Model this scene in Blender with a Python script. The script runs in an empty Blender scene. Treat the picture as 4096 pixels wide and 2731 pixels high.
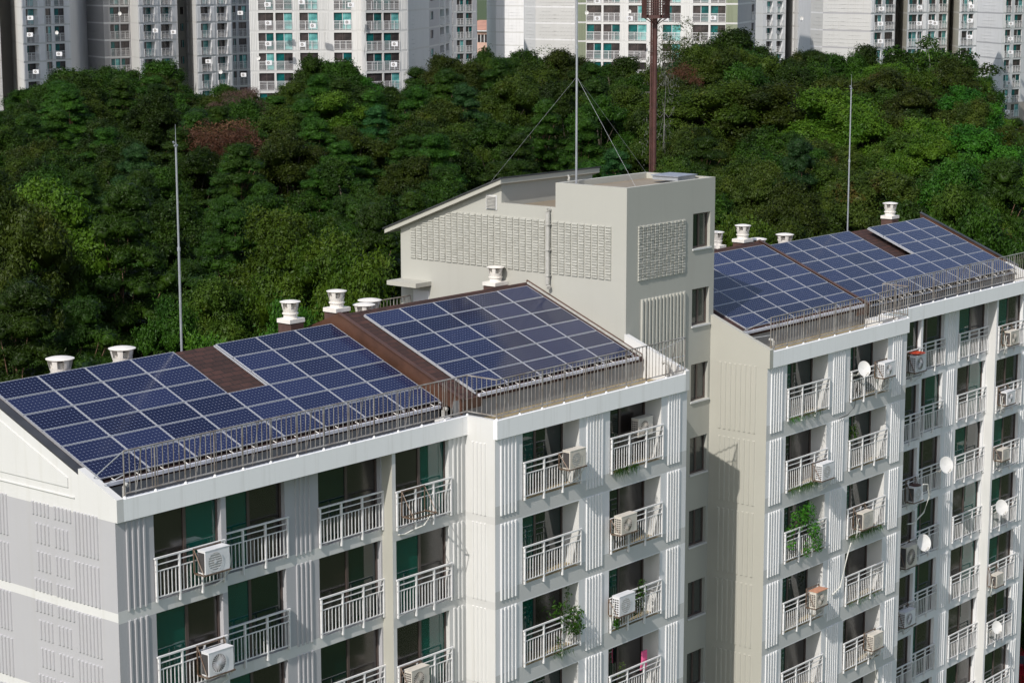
import bpy, math, random
import numpy as np
R = random.Random(7)
S = bpy.context.scene; COL = S.collection
# ------------------------------------------------------------------ camera
CAM = dict(x=-33.0125, y=-40.435, z=12.9776, yaw=-0.8782, pit=-0.1715, rol=-0.0008, f=8302.91)
W, H = 4096.0, 2731.0
cy_, sy_ = math.cos(CAM['yaw']), math.sin(CAM['yaw']); cp_, sp_ = math.cos(CAM['pit']), math.sin(CAM['pit'])
FW = np.array([-sy_*cp_, cy_*cp_, sp_]); RT = np.array([cy_, sy_, 0.0]); UP = np.cross(RT, FW)
CC = np.array([CAM['x'], CAM['y'], CAM['z']])
def at(u, v, D):                      # point at depth D along the view axis
    return CC + D*(FW + RT*((u-W/2)/CAM['f']) + UP*((H/2-v)/CAM['f']))
def pix(p):
    q = np.array(p) - CC; d = q@FW
    return W/2 + CAM['f']*(q@RT)/d, H/2 - CAM['f']*(q@UP)/d, d
def vat(u, v, D):                     # (x, y, z) of the point seen at (u, v) whose horizontal depth is D
    r = FW + RT*((u-W/2)/CAM['f']) + UP*((H/2-v)/CAM['f'])
    hf = np.array([-sy_, cy_, 0]); t = D/(r@hf); return CC + r*t
cam = bpy.data.cameras.new('Camera'); co = bpy.data.objects.new('Camera', cam); COL.objects.link(co)
co.location = CC.tolist()
from mathutils import Matrix, Vector
r_ = CAM['rol']; Rr = math.cos(r_)*RT + math.sin(r_)*UP; Uu = -math.sin(r_)*RT + math.cos(r_)*UP
co.rotation_euler = Matrix(((Rr[0], Uu[0], -FW[0]), (Rr[1], Uu[1], -FW[1]), (Rr[2], Uu[2], -FW[2]))).to_euler()
cam.sensor_width = 36.0; cam.lens = CAM['f']/W*36.0; cam.clip_start = 1; cam.clip_end = 8000
S.camera = co
# ------------------------------------------------------------------ materials
def nodes(name):
    m = bpy.data.materials.new(name); m.use_nodes = True; nt = m.node_tree; nt.nodes.clear()
    out = nt.nodes.new('ShaderNodeOutputMaterial'); return m, nt, out
def N(nt, t, **k):
    n = nt.nodes.new(t)
    for a, b in k.items():
        if a == 'inp':
            for i, v in b.items(): n.inputs[i].default_value = v
        else: setattr(n, a, b)
    return n
def L(nt, a, ai, b, bi): nt.links.new(a.outputs[ai], b.inputs[bi])
def c4(c): return (c[0], c[1], c[2], 1.0)
def M(nt, op, a, b=None, c=None):
    n = nt.nodes.new('ShaderNodeMath'); n.operation = op
    for i, v in enumerate((a, b, c)):
        if v is None: continue
        if isinstance(v, (int, float)): n.inputs[i].default_value = v
        else: nt.links.new(v, n.inputs[i])
    return n.outputs[0]
def paint(name, col, rough=0.65, var=0.06, streak=0.10, stain=(0.30, 0.27, 0.20), bump=0.15, patch=0.5):
    """weathered masonry paint: fine mottling, soft patches, thin rain streaks"""
    m, nt, out = nodes(name)
    p = N(nt, 'ShaderNodeBsdfPrincipled', inp={'Roughness': rough}); L(nt, p, 0, out, 0)
    g = N(nt, 'ShaderNodeNewGeometry')
    n1 = N(nt, 'ShaderNodeTexNoise', inp={'Scale': patch, 'Detail': 5.0, 'Roughness': 0.6}); L(nt, g, 'Position', n1, 'Vector')
    mp = N(nt, 'ShaderNodeMapping', inp={'Scale': (2.6, 2.6, 0.12)}); L(nt, g, 'Position', mp, 'Vector')
    n2 = N(nt, 'ShaderNodeTexNoise', inp={'Scale': 1.0, 'Detail': 6.0, 'Roughness': 0.7}); L(nt, mp, 0, n2, 'Vector')
    r2 = N(nt, 'ShaderNodeValToRGB'); r2.color_ramp.elements[0].position = 0.52; r2.color_ramp.elements[1].position = 0.80; L(nt, n2, 0, r2, 0)
    n3 = N(nt, 'ShaderNodeTexNoise', inp={'Scale': 18.0, 'Detail': 4.0}); L(nt, g, 'Position', n3, 'Vector')
    a = N(nt, 'ShaderNodeMixRGB', inp={1: c4([x*(1-var) for x in col]), 2: c4([min(1, x*(1+var)) for x in col])}); L(nt, n1, 0, a, 0)
    f = M(nt, 'MULTIPLY', r2.outputs[0], streak)
    b = N(nt, 'ShaderNodeMixRGB', inp={2: c4(stain)}); nt.links.new(f, b.inputs[0]); L(nt, a, 0, b, 1)
    L(nt, b, 0, p, 'Base Color')
    bp = N(nt, 'ShaderNodeBump', inp={'Strength': bump, 'Distance': 0.02}); L(nt, n3, 0, bp, 'Height'); L(nt, bp, 0, p, 'Normal')
    return m
def simple(name, col, rough=0.5, metal=0.0, noise=0.12, scale=6.0, bump=0.0, spec=0.5, dirt=None):
    m, nt, out = nodes(name)
    p = N(nt, 'ShaderNodeBsdfPrincipled', inp={'Roughness': rough, 'Metallic': metal, 'Specular IOR Level': spec}); L(nt, p, 0, out, 0)
    t = N(nt, 'ShaderNodeTexCoord'); n = N(nt, 'ShaderNodeTexNoise', inp={'Scale': scale, 'Detail': 5.0, 'Roughness': 0.65}); L(nt, t, 'Object', n, 'Vector')
    d = dirt or [x*(1-noise*2) for x in col]
    r = N(nt, 'ShaderNodeValToRGB'); r.color_ramp.elements[0].position = 0.35; r.color_ramp.elements[1].position = 0.62
    r.color_ramp.elements[0].color = c4(d); r.color_ramp.elements[1].color = c4(col); L(nt, n, 0, r, 0); L(nt, r, 0, p, 'Base Color')
    if bump:
        bp = N(nt, 'ShaderNodeBump', inp={'Strength': bump, 'Distance': 0.02}); L(nt, n, 0, bp, 'Height'); L(nt, bp, 0, p, 'Normal')
    return m
MT = {}
MT['fascia'] = paint('bright_white_paint', (0.90, 0.895, 0.89), streak=0.30, var=.03)
MT['white'] = paint('white_paint', (0.61, 0.605, 0.59), streak=0.40, stain=(0.42, 0.40, 0.33))
MT['white_far'] = paint('white_paint_aged', (0.72, 0.715, 0.72), streak=0.34)
MT['grey'] = paint('grey_paint', (0.41, 0.405, 0.42), streak=0.18)
MT['bandgrey'] = paint('warm_grey_paint', (0.55, 0.545, 0.53), streak=0.10)
MT['beige'] = paint('beige_grey_paint', (0.405, 0.40, 0.36), streak=0.16, stain=(0.28, 0.26, 0.22), patch=0.35)
MT['beige_l'] = paint('pale_beige_paint', (0.42, 0.41, 0.36), streak=0.14, stain=(0.35, 0.32, 0.26))
MT['taupe'] = paint('taupe_paint_and_shade', (0.30, 0.285, 0.255), streak=0.15)  # real on the last tower's base; in far recesses it paints in shade
MT['darkgrey'] = paint('dark_grey_paint', (0.33, 0.325, 0.33), streak=0.1)
MT['pale'] = paint('pale_grey_paint', (0.60, 0.60, 0.60), streak=0.12)
MT['olive'] = paint('olive_paint', (0.21, 0.235, 0.16), streak=0.1)
MT['ledge'] = paint('dirty_concrete', (0.30, 0.24, 0.14), var=0.35, streak=0.2, stain=(0.06, 0.05, 0.03), patch=2.5, bump=0.5)
MT['concrete'] = paint('flat_roof_concrete', (0.25, 0.205, 0.15), var=0.3, streak=0.1, stain=(0.12, 0.1, 0.08), patch=0.9, bump=0.4)
MT['wallshade'] = paint('eave_wall_shade', (0.27, 0.27, 0.27), streak=0.35, stain=(0.15, 0.14, 0.12), patch=1.5)  # shade of the overhanging eave put into a darker wall colour
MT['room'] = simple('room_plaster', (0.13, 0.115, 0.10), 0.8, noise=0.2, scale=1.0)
MT['gutter_dark'] = simple('grey_sheet', (0.26, 0.28, 0.33), 0.5)
MT['frame'] = simple('brown_window_frame', (0.085, 0.062, 0.055), 0.4, noise=0.1)
MT['rail'] = simple('white_railing_paint', (0.76, 0.75, 0.75), 0.4, noise=0.06, scale=3)
MT['steel'] = simple('stainless_rail', (0.40, 0.38, 0.36), 0.42, metal=0.3, noise=0.2, scale=2.0, dirt=(0.22, 0.18, 0.15))
MT['galv'] = simple('galvanised_steel', (0.42, 0.44, 0.47), 0.45, metal=0.4, noise=0.12, scale=1.5)
MT['alu'] = simple('aluminium_frame', (0.50, 0.51, 0.54), 0.35, metal=0.35, noise=0.04)
MT['gutter'] = simple('gutter_paint', (0.60, 0.61, 0.67), 0.45, noise=0.15, scale=2)
MT['fascia_brown'] = simple('brown_sheet_metal', (0.095, 0.046, 0.030), 0.38, noise=0.2, scale=1.2)
MT['chim_brown'] = simple('chimney_brown', (0.105, 0.058, 0.048), 0.5, noise=0.15, scale=2.0)
MT['flash'] = simple('dark_flashing', (0.055, 0.056, 0.062), 0.5, noise=0.25, scale=0.8)
MT['vent'] = simple('ventilator_plastic', (0.78, 0.74, 0.69), 0.45, noise=0.06, scale=3)
MT['ventdark'] = simple('ventilator_inside', (0.05, 0.045, 0.04), 0.6)
MT['pvc'] = simple('pvc_pipe', (0.46, 0.45, 0.42), 0.5, noise=0.1)
MT['ac_white'] = simple('aircon_white', (0.74, 0.74, 0.76), 0.4, noise=0.05, scale=4)
MT['ac_beige'] = simple('aircon_beige', (0.66, 0.61, 0.54), 0.45, noise=0.08, scale=4)
MT['ac_grille'] = simple('aircon_grille', (0.30, 0.28, 0.27), 0.5, noise=0.1)
MT['ac_grille_l'] = simple('aircon_grille_light', (0.55, 0.53, 0.50), 0.5, noise=0.1)
MT['ac_dark'] = simple('aircon_dark', (0.07, 0.065, 0.065), 0.5)
MT['bracket'] = simple('rusty_bracket', (0.20, 0.16, 0.13), 0.55, metal=0.3, noise=0.3, scale=5, dirt=(0.12, 0.06, 0.03))
MT['hose'] = simple('insulated_hose', (0.68, 0.67, 0.62), 0.6, noise=0.1)
MT['cable'] = simple('black_cable', (0.03, 0.03, 0.03), 0.5)
MT['dish'] = simple('dish_enamel', (0.68, 0.67, 0.65), 0.4, noise=0.05)
MT['mast'] = simple('mast_steel', (0.40, 0.42, 0.46), 0.4, metal=0.4, noise=0.12, scale=1)
MT['rust'] = simple('rust_brown_steel', (0.085, 0.034, 0.028), 0.55, noise=0.2, scale=1)
MT['redbrown'] = simple('red_steel', (0.30, 0.04, 0.03), 0.5)
MT['orange'] = simple('orange_basin', (0.55, 0.06, 0.02), 0.4, noise=0.2, scale=8)
MT['board'] = simple('clay_board', (0.55, 0.27, 0.17), 0.7)
MT['pink'] = simple('pink_cloth', (0.75, 0.12, 0.28), 0.8)
MT['terra'] = simple('pink_wall', (0.62, 0.40, 0.32), 0.7, scale=0.3)
MT['terraroof'] = simple('pink_roof', (0.52, 0.27, 0.19), 0.7, scale=0.3)
MT['carred'] = simple('red_car_paint', (0.35, 0.012, 0.02), 0.25, noise=0.02)
MT['tyre'] = simple('tyre_rubber', (0.02, 0.02, 0.02), 0.8)
MT['wood'] = simple('bark', (0.11, 0.085, 0.062), 0.85, noise=0.3, scale=3, bump=0.3)
MT['woodred'] = simple('pine_bark', (0.24, 0.13, 0.085), 0.85, noise=0.3, scale=3, bump=0.3)
MT['twig'] = simple('silver_bark', (0.22, 0.21, 0.20), 0.8, noise=0.2, scale=3)
def curtain(name, col, scale=26.0):
    m, nt, out = nodes(name); p = N(nt, 'ShaderNodeBsdfPrincipled', inp={'Roughness': 0.85, 'Base Color': c4(col)}); L(nt, p, 0, out, 0)
    return m
CUR = [curtain('teal_curtain', (0.08, 0.42, 0.36)), curtain('beige_curtain', (0.52, 0.44, 0.36)), curtain('white_curtain', (0.72, 0.72, 0.70)),
       curtain('wine_curtain', (0.30, 0.06, 0.07)), curtain('green_curtain', (0.10, 0.40, 0.30))]
def glass(name, tint, diff=(0.0, 0.0, 0.0), dmix=0.0, rough=0.03):
    m, nt, out = nodes(name)
    tr = N(nt, 'ShaderNodeBsdfTransparent', inp={0: c4(tint)}); gl = N(nt, 'ShaderNodeBsdfGlossy', inp={0: (1, 1, 1, 1), 'Roughness': rough})
    df = N(nt, 'ShaderNodeBsdfDiffuse', inp={0: c4(diff)}); mx = N(nt, 'ShaderNodeMixShader', inp={0: dmix}); L(nt, tr, 0, mx, 1); L(nt, df, 0, mx, 2)
    fr = N(nt, 'ShaderNodeFresnel', inp={0: 1.75}); m2 = N(nt, 'ShaderNodeMixShader'); L(nt, fr, 0, m2, 0); L(nt, mx, 0, m2, 1); L(nt, gl, 0, m2, 2); L(nt, m2, 0, out, 0)
    return m
MT['g_teal'] = glass('teal_tinted_glass', (0.12, 0.70, 0.58), (0.004, 0.16, 0.125), 0.36)
MT['g_grey'] = glass('pale_stair_glass', (0.30, 0.32, 0.30), (0.10, 0.11, 0.10), 0.55, 0.1)
MT['g_dark'] = glass('dark_tinted_glass', (0.14, 0.30, 0.28), (0.005, 0.035, 0.03), 0.35)
MT['g_screen'] = glass('insect_screen', (0.42, 0.37, 0.35), (0.034, 0.025, 0.024), 0.34, 0.2)
MT['g_far'] = simple('far_teal_glass', (0.010, 0.13, 0.125), 0.08, noise=0.3, scale=0.7, dirt=(0.006, 0.03, 0.035))
MT['g_far2'] = simple('far_dark_glass', (0.07, 0.055, 0.055), 0.12, noise=0.2, scale=0.7, dirt=(0.02, 0.02, 0.022))
MT['g_far3'] = simple('far_pale_curtain_glass', (0.20, 0.52, 0.50), 0.25, noise=0.2, scale=0.7, dirt=(0.03, 0.16, 0.16))
def shingles():
    m, nt, out = nodes('brown_shingles'); p = N(nt, 'ShaderNodeBsdfPrincipled', inp={'Roughness': 0.85, 'Specular IOR Level': 0.15}); L(nt, p, 0, out, 0)
    g = N(nt, 'ShaderNodeNewGeometry'); sp = N(nt, 'ShaderNodeSeparateXYZ'); L(nt, g, 'Position', sp, 0)
    cb = N(nt, 'ShaderNodeCombineXYZ'); L(nt, sp, 0, cb, 0); L(nt, sp, 1, cb, 1)
    b = N(nt, 'ShaderNodeTexBrick', inp={'Color1': (0.088, 0.036, 0.028, 1), 'Color2': (0.050, 0.022, 0.018, 1), 'Mortar': (0.018, 0.012, 0.012, 1), 'Scale': 1.0, 'Mortar Size': 0.012, 'Brick Width': 0.42, 'Row Height': 0.20})
    L(nt, cb, 0, b, 'Vector'); n = N(nt, 'ShaderNodeTexNoise', inp={'Scale': 1.4, 'Detail': 6.0}); L(nt, g, 'Position', n, 'Vector')
    mx = N(nt, 'ShaderNodeMixRGB', blend_type='MULTIPLY', inp={0: 0.6}); L(nt, b, 0, mx, 1); L(nt, n, 0, mx, 2)
    br = N(nt, 'ShaderNodeBrightContrast', inp={1: 0.015}); L(nt, mx, 0, br, 0); L(nt, br, 0, p, 'Base Color')
    bp = N(nt, 'ShaderNodeBump', inp={'Strength': 0.6, 'Distance': 0.02}); L(nt, b, 1, bp, 'Height'); bp.invert = True; L(nt, bp, 0, p, 'Normal')
    return m
MT['shingle'] = shingles()
PWD, PHT = 1.632, 0.815
def solar():
    m, nt, out = nodes('solar_cells'); p = N(nt, 'ShaderNodeBsdfPrincipled', inp={'Roughness': 0.14, 'Specular IOR Level': 0.24}); L(nt, p, 0, out, 0)
    t = N(nt, 'ShaderNodeTexCoord'); s = N(nt, 'ShaderNodeSeparateXYZ'); L(nt, t, 'Object', s, 0)
    fx = M(nt, 'FRACT', M(nt, 'MULTIPLY_ADD', s.outputs[0], 12/(PWD-0.07), -0.035*12/(PWD-0.07)))
    fy = M(nt, 'FRACT', M(nt, 'MULTIPLY_ADD', s.outputs[1], 6/(PHT-0.07), -0.035*6/(PHT-0.07)))
    ax = M(nt, 'ABSOLUTE', M(nt, 'SUBTRACT', fx, 0.5)); ay = M(nt, 'ABSOLUTE', M(nt, 'SUBTRACT', fy, 0.5))
    dia = M(nt, 'GREATER_THAN', M(nt, 'ADD', ax, ay), 0.90)
    line = M(nt, 'GREATER_THAN', M(nt, 'MAXIMUM', ax, ay), 0.482)
    oi = N(nt, 'ShaderNodeObjectInfo'); ns = N(nt, 'ShaderNodeTexNoise', inp={'Scale': 1.3, 'Detail': 2.0}); g = N(nt, 'ShaderNodeNewGeometry'); L(nt, g, 'Position', ns, 'Vector')
    a = N(nt, 'ShaderNodeMixRGB', inp={1: (0.006, 0.009, 0.034, 1), 2: (0.017, 0.024, 0.072, 1)}); L(nt, oi, 'Random', a, 0)
    b = N(nt, 'ShaderNodeMixRGB', inp={2: (0.10, 0.13, 0.24, 1)}); nt.links.new(M(nt, 'MULTIPLY', line, 0.80), b.inputs[0]); L(nt, a, 0, b, 1)
    c = N(nt, 'ShaderNodeMixRGB', inp={2: (0.40, 0.42, 0.52, 1)}); nt.links.new(dia, c.inputs[0]); L(nt, b, 0, c, 1); L(nt, c, 0, p, 'Base Color')
    return m
MT['solar'] = solar()
def foliage(name, c1, c2, c3, trans=0.20, rough=0.55):
    """c1 deep leaf, c2 fresh leaf, c3 occasional off-colour leaf"""
    m, nt, out = nodes(name); t = N(nt, 'ShaderNodeTexCoord'); oi = N(nt, 'ShaderNodeObjectInfo')
    ad = N(nt, 'ShaderNodeVectorMath', operation='ADD'); L(nt, t, 'Object', ad, 0)
    mu = N(nt, 'ShaderNodeVectorMath', operation='SCALE', inp={'Scale': 50.0}); cb = N(nt, 'ShaderNodeCombineXYZ'); L(nt, oi, 'Random', cb, 0); L(nt, oi, 'Random', cb, 1); L(nt, cb, 0, mu, 0); L(nt, mu, 0, ad, 1)
    n1 = N(nt, 'ShaderNodeTexNoise', inp={'Scale': 0.55, 'Detail': 3.0}); L(nt, ad, 0, n1, 'Vector')
    n2 = N(nt, 'ShaderNodeTexNoise', inp={'Scale': 0.33, 'Detail': 4.0, 'Roughness': 0.7}); L(nt, ad, 0, n2, 'Vector')
    r1 = N(nt, 'ShaderNodeValToRGB'); r1.color_ramp.elements[0].position = 0.36; r1.color_ramp.elements[1].position = 0.66; L(nt, n1, 0, r1, 0)
    a = N(nt, 'ShaderNodeMixRGB', inp={1: c4(c1), 2: c4(c2)}); L(nt, r1, 0, a, 0)
    r2 = N(nt, 'ShaderNodeValToRGB'); r2.color_ramp.elements[0].position = 0.60; r2.color_ramp.elements[1].position = 0.74; L(nt, n2, 0, r2, 0)
    b = N(nt, 'ShaderNodeMixRGB', inp={2: c4(c3)}); L(nt, r2, 0, b, 0); L(nt, a, 0, b, 1)
    hv = N(nt, 'ShaderNodeHueSaturation', inp={'Saturation': 1.0}); L(nt, b, 0, hv, 'Color')
    nt.links.new(M(nt, 'MULTIPLY_ADD', oi.outputs['Random'], 0.75, 0.55), hv.inputs['Value'])
    nt.links.new(M(nt, 'MULTIPLY_ADD', oi.outputs['Random'], 0.03, 0.485), hv.inputs['Hue'])
    p = N(nt, 'ShaderNodeBsdfPrincipled', inp={'Roughness': 0.5, 'Specular IOR Level': 0.15}); L(nt, hv, 0, p, 'Base Color')
    tl = N(nt, 'ShaderNodeBsdfTranslucent'); L(nt, hv, 0, tl, 0); mx = N(nt, 'ShaderNodeMixShader', inp={0: trans}); L(nt, p, 0, mx, 1); L(nt, tl, 0, mx, 2); L(nt, mx, 0, out, 0)
    return m
FO = dict(
    broad=foliage('dark_leaves', (0.0146, 0.0359, 0.0032), (0.0323, 0.0717, 0.0059), (0.0549, 0.0788, 0.0077)),
    olive=foliage('olive_leaves', (0.0236, 0.0459, 0.0043), (0.0502, 0.0788, 0.0077), (0.0785, 0.0864, 0.0107)),
    pine=foliage('pine_needles', (0.0155, 0.0420, 0.0042), (0.0339, 0.0788, 0.0066), (0.0473, 0.0824, 0.0060), 0.2),
    fresh=foliage('fresh_leaves', (0.0332, 0.0808, 0.0048), (0.0724, 0.1316, 0.0096), (0.1147, 0.1665, 0.0192)),
    bright=foliage('bright_leaves', (0.0182, 0.0626, 0.0056), (0.0422, 0.1138, 0.0088), (0.0665, 0.1374, 0.0156)),
    plant=foliage('balcony_leaves', (0.040, 0.150, 0.012), (0.090, 0.260, 0.025), (0.140, 0.300, 0.050), 0.35),
    rust=foliage('rusty_leaves', (0.0788, 0.0359, 0.0172), (0.1425, 0.0725, 0.0383), (0.0450, 0.0345, 0.0119), 0.2),
    locust=foliage('russet_green_leaves', (0.0284, 0.0481, 0.0062), (0.0588, 0.0815, 0.0097), (0.1045, 0.0399, 0.0168)),
    blue=foliage('bluish_needles', (0.0146, 0.0490, 0.0123), (0.0293, 0.0809, 0.0194), (0.0391, 0.0893, 0.0221), 0.2),
    bare=foliage('dry_twigs', (0.1207, 0.0717, 0.0552), (0.1710, 0.1061, 0.0842), (0.1006, 0.0855, 0.0390), 0.1),
    silver=foliage('silver_leaves', (0.0660, 0.0720, 0.0540), (0.1320, 0.1380, 0.1140), (0.2040, 0.2100, 0.1920)))
MT['soil'] = paint('grassy_ground', (0.048, 0.075, 0.020), var=0.5, streak=0.0, patch=0.3, bump=0.5, rough=0.95)
# ------------------------------------------------------------------ mesh builder
class MB:
    def __init__(s): s.v = []; s.f = []; s.m = []; s.mats = []
    def mi(s, mat):
        if isinstance(mat, str): mat = MT[mat]
        if mat not in s.mats: s.mats.append(mat)
        return s.mats.index(mat)
    def poly(s, pts, mat):
        i = len(s.v); s.v += [tuple(map(float, p)) for p in pts]; s.f.append(tuple(range(i, i+len(pts)))); s.m.append(s.mi(mat))
    def hexa(s, p, mat):     # 8 points: bottom 0-3, top 4-7
        i = len(s.v); s.v += [tuple(map(float, q)) for q in p]; k = s.mi(mat)
        for a in ((0, 3, 2, 1), (4, 5, 6, 7), (0, 1, 5, 4), (1, 2, 6, 5), (2, 3, 7, 6), (3, 0, 4, 7)): s.f.append(tuple(i+j for j in a)); s.m.append(k)
    def box(s, x0, x1, y0, y1, z0, z1, mat):
        s.hexa([(x0, y0, z0), (x1, y0, z0), (x1, y1, z0), (x0, y1, z0), (x0, y0, z1), (x1, y0, z1), (x1, y1, z1), (x0, y1, z1)], mat)
    def ring(s, rings, mat, cap=True):
        n = len(rings[0]); i = len(s.v); k = s.mi(mat)
        for r in rings: s.v += [tuple(map(float, q)) for q in r]
        for a in range(len(rings)-1):
            for b in range(n):
                s.f.append((i+a*n+b, i+a*n+(b+1) % n, i+(a+1)*n+(b+1) % n, i+(a+1)*n+b)); s.m.append(k)
        if cap:
            s.f.append(tuple(i+b for b in range(n))[::-1]); s.m.append(k); s.f.append(tuple(i+(len(rings)-1)*n+b for b in range(n))); s.m.append(k)
    def tube(s, pts, r, mat, n=6, r2=None):
        pts = [np.array(p, float) for p in pts]; rings = []; L_ = len(pts)
        for i, p in enumerate(pts):
            d = pts[min(i+1, L_-1)]-pts[max(i-1, 0)]; d /= (np.linalg.norm(d)+1e-9)
            a = np.cross(d, (0, 0, 1) if abs(d[2]) < 0.9 else (1, 0, 0)); a /= np.linalg.norm(a); b = np.cross(d, a)
            rr = r if r2 is None else r+(r2-r)*i/(L_-1)
            rings.append([p+rr*(math.cos(t)*a+math.sin(t)*b) for t in [2*math.pi*k/n for k in range(n)]])
        s.ring(rings, mat)
    def lathe(s, prof, mat, c=(0, 0, 0), n=20, cap=True):
        s.ring([[(c[0]+r*math.cos(2*math.pi*k/n), c[1]+r*math.sin(2*math.pi*k/n), c[2]+z) for k in range(n)] for r, z in prof], mat, cap)
    def mesh(s, name, off=(0, 0, 0), smooth=False):
        me = bpy.data.meshes.new(name); v = [(a-off[0], b-off[1], c-off[2]) for a, b, c in s.v]
        me.from_pydata(v, [], s.f)
        for m in s.mats: me.materials.append(m)
        me.polygons.foreach_set('material_index', s.m)
        if smooth: me.polygons.foreach_set('use_smooth', [True]*len(s.f))
        me.update(); return me
    def build(s, name, parent=None, off=None, smooth=False, label=None):
        if off is None: off = tuple(parent['_w']) if parent is not None and '_w' in parent else (0, 0, 0)
        return link(name, s.mesh(name, off, smooth), parent, label=label)
def link(name, me, parent=None, loc=(0, 0, 0), rz=0.0, label=None):
    o = bpy.data.objects.new(name, me); COL.objects.link(o); o.location = loc; o.rotation_euler = (0, 0, rz)
    if parent is not None: o.parent = parent
    if label: o['label'] = label
    return o
def tag(o, label, cat, group=None):
    o['label'] = label; o['category'] = cat
    if group: o['group'] = group
    return o
def thing(name, loc, label, cat, group=None, rz=0.0):
    o = bpy.data.objects.new(name, None); COL.objects.link(o); o.location = loc; o.rotation_euler = (0, 0, rz)
    o['_w'] = list(map(float, loc)); return tag(o, label, cat, group)
def copy_tree(o, parent=None):
    c = o.copy(); COL.objects.link(c); c.parent = parent
    for ch in list(o.children): copy_tree(ch, c)
    return c
# facade frame: origin (ox, oy), unit t along the wall, inward = (-ty, tx)
class Frame:
    def __init__(s, ox, oy, tx=1.0, ty=0.0): s.o = (ox, oy); s.t = (tx, ty); s.i = (-ty, tx); s.rz = math.atan2(ty, tx)
    def p(s, a, z, d=0.0): return (s.o[0]+s.t[0]*a+s.i[0]*d, s.o[1]+s.t[1]*a+s.i[1]*d, z)
    def hexa(s, mb, a0, a1, z0, z1, d0, d1, mat, ch=0.0):
        mb.hexa([s.p(a0, z0, d1), s.p(a1, z0, d1), s.p(a1-ch, z0, d0), s.p(a0+ch, z0, d0), s.p(a0, z1, d1), s.p(a1, z1, d1), s.p(a1-ch, z1-ch, d0), s.p(a0+ch, z1-ch, d0)], mat)
def facade(mb, fr, a0, a1, z0, z1, ops, matf, zc=(), d=0.0):
    xs = sorted({a0, a1, *[o[0] for o in ops], *[o[1] for o in ops]}); zs = sorted({z0, z1, *[o[2] for o in ops], *[o[3] for o in ops], *[z for z in zc if z0 < z < z1]})
    for i in range(len(xs)-1):
        for j in range(len(zs)-1):
            xc, zz = (xs[i]+xs[i+1])/2, (zs[j]+zs[j+1])/2
            if any(o[0] < xc < o[1] and o[2] < zz < o[3] for o in ops): continue
            mb.poly([fr.p(xs[i], zs[j], d), fr.p(xs[i+1], zs[j], d), fr.p(xs[i+1], zs[j+1], d), fr.p(xs[i], zs[j+1], d)], matf(xc, zz))
def reveal(mb, fr, o, d0, d1, mat, floor=None):
    a0, a1, z0, z1 = o; P = fr.p
    mb.poly([P(a0, z0, d0), P(a0, z0, d1), P(a0, z1, d1), P(a0, z1, d0)], mat); mb.poly([P(a1, z0, d0), P(a1, z1, d0), P(a1, z1, d1), P(a1, z0, d1)], mat)
    mb.poly([P(a0, z1, d0), P(a0, z1, d1), P(a1, z1, d1), P(a1, z1, d0)], mat); mb.poly([P(a0, z0, d0), P(a1, z0, d0), P(a1, z0, d1), P(a0, z0, d1)], floor or mat)
_rr = random.Random(21)
CLUT = ['pale', 'ac_beige', 'board', 'pink', 'rail', 'fascia_brown', 'orange', 'gutter', 'galv', 'beige']
def clutter(mb, fr, o, d0):
    a0, a1, z0, z1 = o; w = a1-a0; r = _rr
    if r.random() < .75:      # cupboard or washing machine
        a = a0+r.random()*w*.6; ww = .5+.4*r.random(); fr.hexa(mb, a, min(a1-.05, a+ww), z0+.01, z0+.7+1.1*r.random(), d0+.35, d0+.9, r.choice(['pale', 'ac_beige', 'rail', 'galv', 'board']))
    if r.random() < .65:      # clothes line
        zz = z1-.35-.3*r.random(); fr.hexa(mb, a0+.1, a1-.1, zz, zz+.015, d0+.42, d0+.44, 'rail'); a = a0+.15+r.random()*.3
        while a < a1-.4:
            ww = .18+.22*r.random(); hh = .3+.5*r.random(); k = r.choice(CLUT); fr.hexa(mb, a, a+ww, zz-hh, zz, d0+.41+.02*r.random(), d0+.45, k, .03); a += ww+.03+.35*r.random()
    for q in range(r.choice([0, 1, 2, 3])):   # boxes and pots
        a = a0+.1+r.random()*(w-.5); h = .15+.35*r.random(); fr.hexa(mb, a, a+.2+.2*r.random(), z0+.012, z0+h, d0+.12, d0+.34, r.choice(CLUT))
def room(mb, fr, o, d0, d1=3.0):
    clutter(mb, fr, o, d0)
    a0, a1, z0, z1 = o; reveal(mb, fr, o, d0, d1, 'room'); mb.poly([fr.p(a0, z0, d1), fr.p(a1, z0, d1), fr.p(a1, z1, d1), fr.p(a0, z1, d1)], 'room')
def rib(mb, fr, a, z0, z1, mat, w=0.085, h=0.034, d=0.0): fr.hexa(mb, a-w/2, a+w/2, z0, z1, d-h, d, mat, 0.015)
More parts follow.
